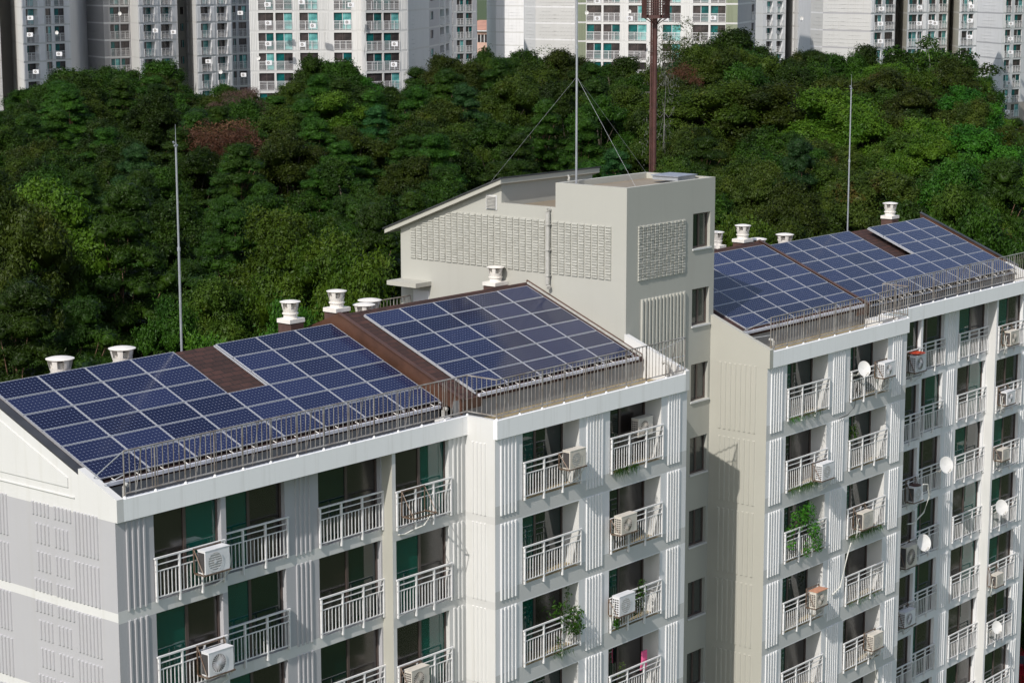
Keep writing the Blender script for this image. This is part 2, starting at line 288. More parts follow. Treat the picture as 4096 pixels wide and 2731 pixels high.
# ---- windows
_wc = {}
def window(parent, fr, a0, a1, z0, z1, d, style, rng):
    """sliding window: brown frame (part) with two panes and a curtain (sub-parts)"""
    w, h = round(a1-a0, 3), round(z1-z0, 3); key = (w, h)
    if key not in _wc:
        f = MB(); b = 0.06
        f.box(0, w, 0, .08, 0, b, 'frame'); f.box(0, w, 0, .08, h-b, h, 'frame'); f.box(0, b, 0, .08, b, h-b, 'frame'); f.box(w-b, w, 0, .08, b, h-b, 'frame')
        f.box(w/2-.05, w/2+.05, .005, .075, b, h-b, 'frame')
        pn = MB(); pn.box(0, w/2-.05-b, 0, .012, 0, h-2*b, 'frame')
        me = {}
        for k in ('g_teal', 'g_dark', 'g_screen', 'g_grey'):
            q = MB(); q.box(0, w/2-.05-b, 0, .012, 0, h-2*b, k); me[k] = q.mesh('pane')
        cu = []
        for m in CUR:
            q = MB(); n = max(8, int(w*9)); wd = w*.42
            pts = [(wd*i/n, 0.05*math.sin(i*1.9)+0.02*math.sin(i*.7)) for i in range(n+1)]
            for i in range(n): q.poly([(pts[i][0], pts[i][1], 0), (pts[i+1][0], pts[i+1][1], 0), (pts[i+1][0], pts[i+1][1], h-.1), (pts[i][0], pts[i][1], h-.1)], m)
            cu.append(q.mesh('curtain'))
        _wc[key] = (f.mesh('window'), me, cu)
    fm, me, cu = _wc[key]; b = .06; base = parent['_w']; p = fr.p(a0, z0, d)
    o = link('window', fm, parent, (p[0]-base[0], p[1]-base[1], p[2]-base[2]), fr.rz)
    l, r = style
    link('pane', me[l], o, (b, .034, b)); link('pane', me[r], o, (w/2+.05, .034, b))
    for side in (0, 1):
        if rng.random() < 0.6:
            c = cu[rng.choice([0, 0, 0, 1, 2, 4, 4, 3] if rng.random() < .8 else [2])]
            link('curtain', c, o, (.08+side*w*.48+rng.random()*.1*w*(1-side), .25+rng.random()*.15, .03))
    return o
# ---- balcony rail
_rc = {}
def balrail(parent, fr, a0, a1, z0, h, d, coarse=False):
    w = round(a1-a0, 3); key = (w, h, coarse)
    if key not in _rc:
        r = MB(); k = MB(); m = 'rail'; pr = .024 if not coarse else .03
        r.box(-.03, w+.03, -.03, .03, h-.042, h, m); r.box(0, w, -.016, .016, h-.205, h-.18, m); r.box(0, w, -.016, .016, h-.385, h-.358, m); r.box(0, w, -.016, .016, .105, .135, m)
        n = max(2, round(w/.93)); xs = [pr+(w-2*pr)*i/n for i in range(n+1)]
        for i, x in enumerate(xs):
            zz = (.0, h-.05); r.box(x-pr, x+pr, -.032, .032, zz[0]-(.12 if 0 < i < n else 0), zz[1], m)
        for i in range(n):
            a, b = xs[i], xs[i+1]; q = max(3, round((b-a)/.135)) if not coarse else max(3, round((b-a)/.15))
            for j in range(1, q): x = a+(b-a)*j/q; t = .0105 if not coarse else .014; k.box(x-t, x+t, -.01, .01, .135, h-.385, m)
        _rc[key] = (r.mesh('balcony_railing'), k.mesh('balusters'))
    base = parent['_w']; p = fr.p(a0, z0, d)
    o = link('balcony_railing', _rc[key][0], parent, (p[0]-base[0], p[1]-base[1], p[2]-base[2]), fr.rz); link('balusters', _rc[key][1], o)
    return o
# ------------------------------------------------------------------ the two apartment wings
GZ = -24.0; HF = 2.67; FB = -0.58
def prism_x(mb, pts, x0, x1, mat):
    n = len(pts); A = [(x0, y, z) for y, z in pts]; B = [(x1, y, z) for y, z in pts]
    mb.poly(A, mat); mb.poly(B[::-1], mat)
    for i in range(n): mb.poly([A[i], A[(i+1) % n], B[(i+1) % n], B[i]], mat)
SL = 0.41
roofL = lambda y: 0.196+SL*(y-1.2)
roofP = lambda y: 0.425+SL*(y-0.669)
RIDL, RIDP = 5.97, 5.70
def ztop(k): return -0.60-HF*k
STY = [('g_teal', 'g_screen'), ('g_screen', 'g_teal'), ('g_dark', 'g_screen'), ('g_screen', 'g_dark'), ('g_teal', 'g_dark'), ('g_teal', 'g_screen')]
def seg_L(root, X0, nf, wall, ribs, rooms, grey_left, rng, xl=0.0, xr=13.6, xend=None):
    """straight wing section: bay 1, two set-back bays, bay 4"""
    y0, yb = 0.09, 0.51; F = Frame(X0, y0); s = yb-y0
    gl = 'grey' if grey_left else 'white_far'; bl = 'white' if grey_left else 'white_far'; gr = 'white' if grey_left else 'white_far'; br = 'bandgrey' if grey_left else 'white_far'
    def mf(x, z):
        k = (-z-0.60) % HF; band = 2.37 <= k or z < GZ+1
        if x < 10.3: return bl if (-z > 1 and 2.34 <= k) else gl
        return br if (-z > 1 and 2.34 <= k) else gr
    o1 = []; o2 = []; o4 = []
    for k in range(nf):
        zt = ztop(k); zb = zt-2.34; o1.append((1.26, 3.60, zb, zt)); o2 += [(3.86, 6.37, zb, zt), (7.69, 10.26, zb, zt)]; o4.append((10.47, 12.83, zb, zt))
    zc = [ztop(k)-2.39 for k in range(nf)]+[ztop(k)-2.63 for k in range(nf)]
    if xl < 1: facade(wall, F, xl, 3.78, GZ, FB, o1, mf, zc)
    facade(wall, F, 3.78, 10.32, GZ, FB+.005, o2, mf, zc, s)
    facade(wall, F, 10.32, xr, GZ, FB, o4, mf, zc)
    if xl < 1: wall.poly([F.p(3.78, GZ, 0), F.p(3.78, FB, 0), F.p(3.78, FB, s), F.p(3.78, GZ, s)], gl)
    fm = 'beige_l' if grey_left else 'white'
    wall.poly([F.p(10.32, GZ, 0), F.p(10.32, FB, 0), F.p(10.32, FB, s), F.p(10.32, GZ, s)], fm)
    grp = [(o, 0.0, (0, 1)) for o in o1 if xl < 1]+[(o, s, None) for o in o2]+[(o, 0.0, None) for o in o4]
    for o, d, _ in grp:
        reveal(wall, F, o, d, d+.14, gl if o[0] < 10 else gr); room(rooms, F, o, d+.22, d+2.6)
        window(root, F, o[0], o[1], o[2], o[3], d+.14, rng.choice(STY), rng)
        balrail(root, F, o[0]-.03, o[1]+.05, o[3]-2.35, 1.19, d-.06)
    for xs in ([.37, .56, .75, .93] if xl < .1 else [])+[6.80, 6.98, 7.16, 7.34]+[13.04, 13.24, 13.42]:
        dd = s if 4 < xs < 10 else 0
        for k in range(nf+1):
            zt = FB-.01 if k == 0 else ztop(k-1)-2.64; zb = ztop(k)-2.39
            rib(ribs, F, xs, zb, zt, mf(xs, ztop(k)-1.0), d=dd)
def seg_P(root, X0, nf, wall, ribs, rooms, rng):
    """projecting section: two deep loggias"""
    y0 = -1.09; F = Frame(X0, y0)
    def mf(x, z): return 'bandgrey' if (-z > 1 and (-z-0.60) % HF >= 2.07 and (-z-.60) % HF < 2.63) else 'white_far'
    ops = []
    for k in range(nf):
        zt = ztop(k); ops += [(1.31, 4.14, zt-2.11, zt), (5.75, 8.58, zt-2.11, zt)]
    zc = [ztop(k)-2.07 for k in range(nf)]+[ztop(k)-2.63 for k in range(nf)]
    facade(wall, F, 0, 10.06, GZ, FB, ops, mf, zc)
    for o in ops:
        reveal(wall, F, o, 0, .70, 'white', 'ledge'); room(rooms, F, (o[0]+.01, o[1]-.01, o[2]+.01, o[3]-.01), .80, 3.2)
        window(root, F, o[0]+.004, o[1]-.004, o[2]+.004, o[3]-.004, .66, rng.choice(STY[2:5] if rng.random() < .7 else STY), rng)
        balrail(root, F, o[0]+.02, o[1]+.06, o[3]-2.11, 1.20, -.05)
    for xs in [.29+.17*i for i in range(5)]+[4.55+.155*i for i in range(6)]+[9.0+.155*i for i in range(5)]:
        for k in range(nf+1):
            zt = FB-.01 if k == 0 else ztop(k-1)-2.64; zb = ztop(k)-2.39
            rib(ribs, F, xs, zb, zt, 'white_far', w=.09, h=.036)
def wing(X0, parts, label, gable, nf, seed):
    """parts: [('L'|'P', x offset)]"""
    rng = random.Random(seed); xe = X0+(23.66 if parts[0][0] == 'L' else 23.72)
    root = thing('apartment_building', (X0, 6, GZ), label, 'apartment block')
    wall, rooms, par, roof, led = MB(), MB(), MB(), MB(), MB(); ribs = wall
    B = dict(root=root, wall=wall, ribs=ribs)
    for i, (kind, xa, xb) in enumerate(parts):
        first, last = i == 0, i == 1
        if kind == 'L':
            off = X0+xa; seg_L(root, off, nf, wall, ribs, rooms, gable == 'grey', rng, xl=0 if first else .40, xr=(xb-xa))
            a, b = X0+xa+(.22 if first else .16), X0+xb-(0 if first else .2)
            if not first: a = X0+10.07
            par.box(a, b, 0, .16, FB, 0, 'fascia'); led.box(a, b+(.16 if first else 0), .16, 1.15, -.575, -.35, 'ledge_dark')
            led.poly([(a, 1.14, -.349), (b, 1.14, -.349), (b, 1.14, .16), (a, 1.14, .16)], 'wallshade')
            ra, rb = (X0+.02, X0+13.95) if first else (X0+9.82, X0+xb+.12)
            for (p, q, t) in ((1.08, RIDL, 0), (RIDL, 12.2, 1)):
                z = [roofL(p), roofL(q)] if not t else [roofL(p), roofL(p)-SL*(q-p)]
                roof.hexa([(ra, p, z[0]-.10), (rb, p, z[0]-.10), (rb, q, z[1]-.10), (ra, q, z[1]-.10), (ra, p, z[0]), (rb, p, z[0]), (rb, q, z[1]), (ra, q, z[1])], 'shingle')
            led.box(a+.15, b-.1, .98, 1.07, roofL(1.0)+.01, roofL(1.0)+.10, 'gutter')
        else:
            off = X0+xa; seg_P(root, off, nf, wall, ribs, rooms, rng)
            a, b = off, X0+xb
            x1, x2 = a+(.0 if not first else .22), b-(.22 if not first else 0)
            par.box(a if not first else x1, x2 if not first else b, -1.18, -1.02, FB, 0, 'fascia')
            if first: par.box(b-.16, b, -1.02, .16, FB, 0, 'white')
            else: par.box(a, a+.16, -1.02, .16, FB, 0, 'white')
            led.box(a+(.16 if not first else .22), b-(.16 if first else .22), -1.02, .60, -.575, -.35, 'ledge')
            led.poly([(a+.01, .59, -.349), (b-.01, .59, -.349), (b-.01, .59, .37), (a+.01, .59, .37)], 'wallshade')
            ra, rb = (X0+13.95, X0+23.36) if not first else (X0+.24, X0+9.80)
            for (p, q, t) in ((.53, RIDP, 0), (RIDP, 12.2, 1)):
                z = [roofP(p), roofP(q)] if not t else [roofP(p), roofP(p)-SL*(q-p)]
                roof.hexa([(ra, p, z[0]-.12), (rb, p, z[0]-.12), (rb, q, z[1]-.12), (ra, q, z[1]-.12), (ra, p, z[0]), (rb, p, z[0]), (rb, q, z[1]), (ra, q, z[1])], 'shingle')
            led.box(ra+(.1 if first else .75), rb-.35, .44, .53, roofP(.5)+.01, roofP(.5)+.10, 'gutter')
            # raised side of this roof: brown sheet
            xs = ra if not first else rb; sg = -1 if not first else 1
            prof = [(.50, roofL(.50)+.0), (.50, roofP(.5)+.05), (RIDP, roofP(RIDP)+.05), (11, roofP(RIDP)-SL*(11-RIDP)+.05), (11, roofL(RIDL)-SL*(11-RIDL)-.05), (RIDL, roofL(RIDL)-.05)]
            xq = sorted((xs-.004*sg*-1, xs+.05*sg)); m = MB(); prism_x(m, prof, xq[0], xq[1], 'fascia_brown')
            capm = MB(); xq = sorted((xs+.10*sg, xs-.06*sg))
            prism_x(m, [(.46, roofP(.46)+.05), (.46, roofP(.46)+.085), (RIDP, roofP(RIDP)+.085), (RIDP, roofP(RIDP)+.05)], xq[0], xq[1], 'fascia_brown')
            m.box(min(xs, xs+.9*-sg), max(xs, xs+.9*-sg), .47, .525, roofP(.5)-.30, roofP(.5)+.02, 'fascia_brown')
            B['fb'] = m
    # side walls / back
    yB = 12.0; wf = 'white' if gable == 'grey' else 'beige_l'
    y1 = .09 if parts[0][0] == 'L' else -1.09; yf = 0 if parts[0][0] == 'L' else -1.18
    G = Frame(X0, yB, 0, -1)
    def mg(x, z):
        if gable == 'beige': return 'beige_l'
        return 'white' if (-z > 1 and 2.39 <= (-z-0.60) % HF < 2.63) else 'grey'
    facade(wall, G, 0, yB-y1, GZ, FB, [], mg, [ztop(k)-2.39 for k in range(8)]+[ztop(k)-2.63 for k in range(8)])
    rf = roofL if parts[0][0] == 'L' else roofP; rd = RIDL if parts[0][0] == 'L' else RIDP; ye = 1.5 if parts[0][0] == 'L' else 1.43
    up = .17 if parts[0][0] == 'L' else -.02
    wall.poly([(X0, y1, FB), (X0, y1, 0), (X0, ye, 0), (X0, ye, rf(ye)+up-.03), (X0, rd, rf(rd)+up-.03), (X0, yB, rf(rd)-SL*(yB-rd)+up-.03), (X0, yB, FB)], wf)
    zt0 = .02 if parts[0][0] == 'L' else .09; zt1 = zt0+.40*(ye-yf)
    prism_x(par, [(yf, FB), (yf, zt0), (ye, zt1), (ye, FB)], X0-.003, X0+.22, wf if gable == 'beige' else 'white')
    # far end parapet and walls
    kind = parts[1][0]; yf2 = -1.18 if kind == 'P' else 0; y2 = yf2+.09
    z0 = .09 if kind == 'P' else .02; ye2 = 1.4 if kind == 'P' else 1.5
    prism_x(par, [(yf2, FB), (yf2, z0), (ye2, z0+.38*(ye2-yf2)), (ye2, FB)], xe-.22, xe, 'white')
    wall.poly([(xe, y2, GZ), (xe, y2, FB), (xe, yB, FB), (xe, yB, GZ)], 'white'); wall.poly([(X0, yB, GZ), (xe, yB, GZ), (xe, yB, 0), (X0, yB, 0)], 'white')
    e_ = roofP if parts[1][0] == 'P' else roofL; wall.poly([(xe-.01, 1.4, FB), (xe-.01, 1.4, e_(1.4)), (xe-.01, 5.9, e_(5.9)), (xe-.01, yB, -.3), (xe-.01, yB, FB)], 'white')
    if parts[0][0] == 'L':   # inner step face towards the sun
        Sx = X0+13.6; F2 = Frame(Sx, .09, 0, -1)
        facade(wall, F2, 0, 1.18, GZ, FB, [], lambda x, z: 'bandgrey' if (-z > 1 and 2.39 <= (-z-0.60) % HF < 2.63) else 'white', [ztop(k)-2.39 for k in range(8)]+[ztop(k)-2.63 for k in range(8)])
        for a in (.30, .46, .62, .78):
            for k in range(nf+1): rib(ribs, F2, a, ztop(k)-2.39, -.75 if k == 0 else ztop(k-1)-2.64, 'white', w=.085, h=.03)
    else:
        Sx = X0+10.06; wall.poly([(Sx, -1.09, GZ), (Sx, -1.09, FB), (Sx, .6, FB), (Sx, .6, GZ)], 'white_far')
    return B, dict(root=root, wall=wall, ribs=ribs, rooms=rooms, par=par, roof=roof, led=led, xe=xe)
MT['ledge_dark'] = paint('dark_ledge_concrete', (0.075, 0.062, 0.045), var=0.4, streak=0.2, stain=(0.02, 0.02, 0.012), patch=2.5, bump=0.5)  # darker concrete tone for the ledge floor of the straight sections
def finish(B, P):
    root = P['root']
    w = P['wall'].build('wall', root); P['rooms'].build('room', root)
    P['par'].build('parapet', root); rf = P['roof'].build('roof', root); P['led'].build('roof_ledge', root)
    if 'fb' in B: B['fb'].build('roof_fascia', rf, off=root['_w'])
    return rf
def ribs_gable_grey(ribs):
    G = Frame(0, 12, 0, -1)
    def grp(ya, yb, n, za, zb):
        for i in range(n): rib(ribs, G, 12-(ya+.045+(yb-ya-.09)*i/(n-1)), zb, za, 'grey', w=.095, h=.035)
    for k in range(5):
        z = -HF*k
        t1 = z-.53 if k == 0 else z-.57
        for base in (0.0,) + ((3.78,) if True else ()):
            grp(.78+base, 1.74+base, 7, t1, z-1.66); grp(1.85+base, 2.57+base, 5, t1, z-.88); grp(2.77+base, 3.49+base, 5, t1, z-.88)
            grp(2.01+base, 2.58+base, 4, z-1.11, z-1.64); grp(2.79+base, 3.36+base, 4, z-1.11, z-1.64)
            grp(.78+base, 1.80+base, 7, z-1.88, z-2.97); grp(2.0+base, 2.57+base, 4, z-1.88, z-2.40); grp(2.78+base, 3.34+base, 4, z-1.88, z-2.40)
            grp(1.85+base, 2.57+base, 5, z-2.64, z-2.98); grp(2.77+base, 3.49+base, 5, z-2.64, z-2.98)
    m = MB()
    pts = [(1.92, .065), (1.92, .32), (6.05, 2.02), (10.2, .32), (10.2, .065)]; prism_x(m, pts, -.03, -.001, 'white')
    m.box(-.035, -.001, 1.68, 10.4, -.185, -.16, 'white')
    return m
# left wing
B1, P1 = wing(0.0, [('L', 0, 13.6), ('P', 13.6, 23.66)], 'pale apartment wing nearest the camera with a grey ribbed gable wall and solar roof', 'grey', 6, 3)
gm = ribs_gable_grey(P1['ribs'])
m = P1['led']
prism_x(m, [(1.50, roofL(1.5)+.16), (1.50, roofL(1.5)+.20), (RIDL, roofL(RIDL)+.20), (RIDL, roofL(RIDL)+.16)], -.01, .26, 'flash')
prism_x(m, [(1.50, roofL(1.5)), (1.50, roofL(1.5)+.16), (RIDL, roofL(RIDL)+.16), (RIDL, roofL(RIDL))], .20, .26, 'flash')
prism_x(m, [(.60, roofP(.6)+.01), (.60, roofP(.6)+.07), (5.6, roofP(5.6)+.07), (5.6, roofP(5.6)+.01)], 23.30, 23.37, 'pvc')
prism_x(m, [(.60, roofP(.6)-.1), (.60, roofP(.6)+.08), (5.7, roofP(5.7)+.08), (5.7, roofP(5.7)-.1)], 23.39, 23.46, 'fascia_brown')
m.tube([(23.05, -.75, -.36), (23.05, -.75, .28), (23.05, -.70, .36), (23.05, -.58, .40), (23.05, -.50, .34)], .06, 'pvc', 8)
m.tube([(.85, .72, -.36), (.85, .72, .10), (.85, .66, .19), (.85, .56, .17)], .055, 'pvc', 8)
m.tube([(13.2, .62, -.36), (13.2, .62, .15), (13.2, .56, .23), (13.2, .46, .20)], .06, 'pvc', 8)
m.box(13.0, 13.45, .45, .8, -.35, -.08, 'white')
rf1 = finish(B1, P1); gm.build('gable_relief', P1['root'])
# right wing
X2 = 28.64
B2, P2 = wing(X2, [('P', 0, 10.07), ('L', 9.76, 23.72)], 'pale apartment wing beyond the stair tower with balconies full of aircon units and dishes', 'beige', 8, 5)
G2 = Frame(X2, 12, 0, -1)
for k in range(9):
    for i in range(8):
        rib(P2['ribs'], G2, 12-(.92-.213*i), ztop(k)-2.40, -.55 if k == 0 else ztop(k-1)-2.68, 'beige_l', w=.11, h=.03)
m = P2['led']
prism_x(m, [(1.0, roofL(1.0)+.10), (1.0, roofL(1.0)+.30), (RIDL, roofL(RIDL)+.30), (RIDL, roofL(RIDL)+.10)], 52.42, 52.50, 'fascia_brown')
prism_x(m, [(1.0, roofL(1.0)+.30), (1.0, roofL(1.0)+.34), (RIDL, roofL(RIDL)+.34), (RIDL, roofL(RIDL)+.30)], 52.38, 52.56, 'flash')
m.tube([(30.0, -.45, -.36), (30.0, -.45, .12), (30.0, -.40, .20), (30.0, -.28, .20)], .055, 'pvc', 8)
m.box(37.6, 38.5, -.6, .2, -.35, -.05, 'white')
rf2 = finish(B2, P2)
# chimneys
def chimney(roof, root, x, y, w, zt, zb=1.2):
    m = MB(); w *= .68; m.box(x-w/2+.05, x+w/2-.05, y-.29, y+.29, zb, zt-.13, 'chim_brown'); c = m.build('chimney', roof, off=root['_w'])
    m = MB(); m.box(x-w/2, x+w/2, y-.30, y+.30, zt-.11, zt+.02, 'vent')
    m.build('chimney_slab', c, off=root['_w'])
for rf, P, lst in ((rf1, P1, [(13.05, 7.0, .98, 2.34), (15.15, 7.0, 1.0, 2.44), (24.0-.9, 6.9, 1.05, 2.42)]), (rf2, P2, [(39.2, 7.0, 1.02, 2.42), (51.46, 7.0, 1.0, 2.33), (37.9, 7.4, .7, 2.25)])):
    for a in lst: chimney(rf, P['root'], *a)
# ------------------------------------------------------------------ stair tower
def tower():
    yt, x0, x1 = 1.37, 23.48, 28.79
    T = thing('stair_tower', (26, 4, GZ), 'beige grey stair and lift tower with rough block panels between the two wings', 'stair tower')
    w = MB(); r = w; F = Frame(0, yt)
    ops = [(27.43, 28.50, a, b) for a, b in [(3.62, 4.87), (.84, 2.17)]+[(-1.92-2.70*k, -.56-2.70*k) for k in range(7)]]
    facade(w, F, x0, x1, GZ, 6.07, ops, lambda x, z: 'beige')
    rng = random.Random(4)
    for o in ops:
        reveal(w, F, o, 0, .12, 'beige'); room(w, F, o, .22, 1.5); window(T, F, o[0], o[1], o[2], o[3], .12, rng.choice([('g_dark', 'g_grey'), ('g_grey', 'g_grey')]), rng)
        s = MB(); s.box(o[0]-.03, o[1]+.05, yt-.05, yt-.002, o[2]-.06, o[2]-.002, 'pale'); s.build('window_sill', T)
    G = Frame(x0, 12, 0, -1)  # a = 12-y
    w.poly([(x0, yt, GZ), (x0, yt, 6.07), (x0, 4.46, 6.07), (x0, 4.46, 5.20), (x0, 6.92, 5.20), (x0, 6.92, 5.96), (x0, 11.82, 4.07), (x0, 11.82, GZ)], 'beige')
    w.poly([(x1, yt, GZ), (x1, yt, 6.07), (x1, 4.46, 6.07), (x1, 4.46, 5.2), (x1, 11.82, 5.2), (x1, 11.82, GZ)], 'beige'); w.poly([(x0, 11.82, GZ), (x1, 11.82, GZ), (x1, 11.82, 4.0), (x0, 11.82, 4.0)], 'beige')
    w.poly([(x0, 4.46, 5.0), (x1, 4.46, 5.0), (x1, 4.46, 6.07), (x0, 4.46, 6.07)], 'beige'); w.poly([(x0, 6.92, 5.0), (x1, 6.92, 5.0), (x1, 6.92, 5.97), (x0, 6.92, 5.97)], 'beige')
    # flat roof with upstand
    t = .16
    w.poly([(x0+t, yt+t, 5.88), (x1-t, yt+t, 5.88), (x1-t, 4.46-t, 5.88), (x0+t, 4.46-t, 5.88)], 'concrete')
    for a, b, c, d in ((x0, x1, yt, yt+t), (x0, x1, 4.46-t, 4.46), (x0, x0+t, yt+t, 4.46-t), (x1-t, x1, yt+t, 4.46-t)): w.box(a+.001, b-.001, c+.001, d-.001, 5.8, 6.085, 'beige_l')
    w.poly([(x0+t, 4.46, 5.08), (x1, 4.46, 5.08), (x1, 6.92, 5.08), (x0+t, 6.92, 5.08)], 'concrete'); w.box(x0+.001, x0+t, 4.46, 6.92, 5.05, 5.215, 'beige_l')
    w.poly([(x0, yt, 4.9), (x1, yt, 4.9), (x1, yt, 4.91), (x0, yt, 4.91)], 'beige') if False else None
    # ribs on the front
    for i in range(13): rib(r, F, 24.40+.2085*i, -.35, 2.17, 'beige', w=.125, h=.07)
    w.build('wall', T)
    # rough block panels
    b = MB(); rg = random.Random(9)
    def block(fr, a, z, bw, bh):
        j = [rg.uniform(.034, .052) for _ in range(4)]; g = .020
        b.hexa([fr.p(a+g, z+.004, 0), fr.p(a+bw-g, z+.004, 0), fr.p(a+bw-g-.01, z+.012, -j[0]), fr.p(a+g+.01, z+.012, -j[1]), fr.p(a+g, z+bh-.004, 0), fr.p(a+bw-g, z+bh-.004, 0), fr.p(a+bw-g-.01, z+bh-.016, -j[2]), fr.p(a+g+.01, z+bh-.016, -j[3])], 'beige')
    n = 32; ya, yb = 1.99, 11.32; bw = (yb-ya)/n; G = Frame(x0-.001, 12, 0, -1)
    for i in range(n):
        y = ya+bw*i; top = 4.73+.04*(i/24) if y+bw/2 < 9.25 else 4.77-(y+bw/2-9.25)*.385
        m_ = int((top-2.88)/.094)
        for k in range(m_): block(G, 12-y-bw, 2.88+.094*k, bw, .094)
        if top-2.88-m_*.094 > .03: block(G, 12-y-bw, 2.88+.094*m_, bw, top-2.88-m_*.094)
    for i in range(12):
        for k in range(20): block(Frame(0, yt-.001), 24.12+.2367*i, 2.83+.095*k, .2367, .095)
    b.build('block_panel', T)
    # mono-pitch roof over the rear part
    m = MB(); s = (6.06-3.97)/(12.25-6.83)
    def slab(z0, z1, xa, xb, ya_, yb_, mat):
        za, zb = 6.06-s*(ya_-6.83), 6.06-s*(yb_-6.83)
        m.hexa([(xa, ya_, za+z0), (xb, ya_, za+z0), (xb, yb_, zb+z0), (xa, yb_, zb+z0), (xa, ya_, za+z1), (xb, ya_, za+z1), (xb, yb_, zb+z1), (xa, yb_, zb+z1)], mat)
    slab(-.17, 0, 23.22, 29.0, 6.74, 12.4, 'beige_l'); slab(.002, .05, 23.17, 29.05, 6.70, 12.46, 'flash'); m.build('roof', T)
    # fittings
    m = MB(); m.box(x0-.035, x0-.002, 7.12, 7.62, 4.95, 5.47, 'pale'); 
    for k in range(9): m.hexa([(x0-.09, 7.16, 5.0+k*.05), (x0-.09, 7.58, 5.0+k*.05), (x0-.036, 7.58, 5.025+k*.05), (x0-.036, 7.16, 5.025+k*.05), (x0-.09, 7.16, 5.008+k*.05), (x0-.09, 7.58, 5.008+k*.05), (x0-.036, 7.58, 5.04+k*.05), (x0-.036, 7.16, 5.04+k*.05)], 'pvc')
    m.build('louvre', T)
    m = MB(); m.tube([(x0, 4.70, 5.13), (x0-.09, 4.70, 5.13), (x0-.13, 4.70, 5.05), (x0-.13, 4.70, 2.52), (x0-.13, 4.66, 2.44), (x0-.2, 4.60, 2.40)], .075, 'pvc', 10)
    for z in (4.6, 3.7, 2.8): m.box(x0-.22, x0, 4.61, 4.79, z, z+.03, 'pvc')
    m.build('downpipe', T)
    m = MB(); m.box(22.62, x0-.001, 10.30, 11.75, 1.93, 2.09, 'beige_l'); m.build('door_canopy', T)
    m = MB(); m.box(x0-.04, x0-.001, 10.40, 11.18, -.1, 1.72, 'pale'); m.build('door', T)
    m = MB(); m.box(27.35, 28.45, 2.0, 3.1, 6.0, 6.14, 'galv'); m.box(27.3, 28.5, 1.95, 3.15, 6.141, 6.175, 'gutter_dark'); m.build('roof_hatch', T)
    m = MB(); m.tube([(27.1, 6.92, 5.9), (27.1, 6.75, 5.95), (27.1, 6.70, 5.84), (27.1, 6.72, 5.76)], .05, 'pvc', 8); m.build('vent_pipe', T)
    return T
tower()
# ------------------------------------------------------------------ solar panels
fm = MB(); b = .017; t = .038
fm.box(0, PWD, 0, b, 0, t, 'alu'); fm.box(0, PWD, PHT-b, PHT, 0, t, 'alu'); fm.box(0, b, b, PHT-b, 0, t, 'alu'); fm.box(PWD-b, PWD, b, PHT-b, 0, t, 'alu')
ce = MB(); ce.box(b, PWD-b, b, PHT-b, .012, t-.006, 'solar')
FM, CE = fm.mesh('solar_panel'), ce.mesh('cell_sheet')
ORD = ['first', 'second', 'third', 'fourth', 'fifth', 'sixth', 'seventh', 'eighth', 'ninth', 'tenth', 'eleventh', 'twelfth', 'thirteenth', 'fourteenth', 'fifteenth']
TH = math.atan2(.3182, .7761)
def array(xo, yo, zo, cols, rows, skip, where, group):
    for j in range(rows):
        for i in range(cols):
            if (i, j) in skip: continue
            x = xo+1.6576*i+.013; y = yo-.7761*(j+1)+.010; z = zo-.3182*(j+1)-.030
            o = link('solar_panel', FM, None, (x, y, z)); o.rotation_euler = (TH+R.uniform(-.004, .004), R.uniform(-.003, .003), 0); link('cell_sheet', CE, o)
            tag(o, f'blue solar panel, {ORD[j]} row down, {ORD[i]} from the left, {where}', 'solar panel', group)
array(.45, 5.856, 2.2255, 8, 6, {(4, 0), (4, 1), (4, 2)}, 'nearest left roof', 'solar panels on the nearest left roof')
array(14.66, 5.3256, 2.4545, 5, 6, set(), 'raised roof near the tower', 'solar panels on the raised roof left of the tower')
array(30.0025, 5.4049, 2.4125, 5, 6, set(), 'roof just right of tower', 'solar panels on the roof right of the tower')
array(45.2749-1.6576*4, 5.5377, 2.3145, 8, 6, {(4, 0), (4, 1), (4, 2)}, 'farthest right roof', 'solar panels on the farthest right roof')
# mounting rails and stand-offs under the panels (one rack per roof)
def rack(xo, yo, zo, cols, lab):
    m = MB(); y6, z6 = yo-.7761*6, zo-.3182*6; r = thing('mounting_rack', (xo, y6, z6-.1), lab, 'panel rack', 'solar mounting racks')
    for i in range(cols+1):
        x = xo+1.6576*i-.03+(.06 if i == 0 else 0)
        m.hexa([(x-.02, y6-.06, z6-.11), (x+.02, y6-.06, z6-.11), (x+.02, yo, zo-.08), (x-.02, yo, zo-.08), (x-.02, y6-.06, z6-.06), (x+.02, y6-.06, z6-.06), (x+.02, yo, zo-.035), (x-.02, yo, zo-.035)], 'alu')
    m.build('rack_rails', r)
    m = MB()
    for i in range(cols*2):
        x = xo+.4+.829*i; m.tube([(x, y6+.02, z6-.06), (x, y6-.13, z6-.10), (x, y6-.15, z6-.16)], .014, 'vent', 6)
    m.build('cable_clips', r)
rack(.45, 5.856, 2.2255, 8, 'aluminium rails under the solar panels of the nearest left roof')
rack(14.66, 5.3256, 2.4545, 5, 'aluminium rails under the solar panels of the raised roof near the tower')
rack(30.0025, 5.4049, 2.4125, 5, 'aluminium rails under the solar panels just right of the tower')
rack(45.2749-1.6576*4, 5.5377, 2.3145, 8, 'aluminium rails under the solar panels of the farthest right roof')
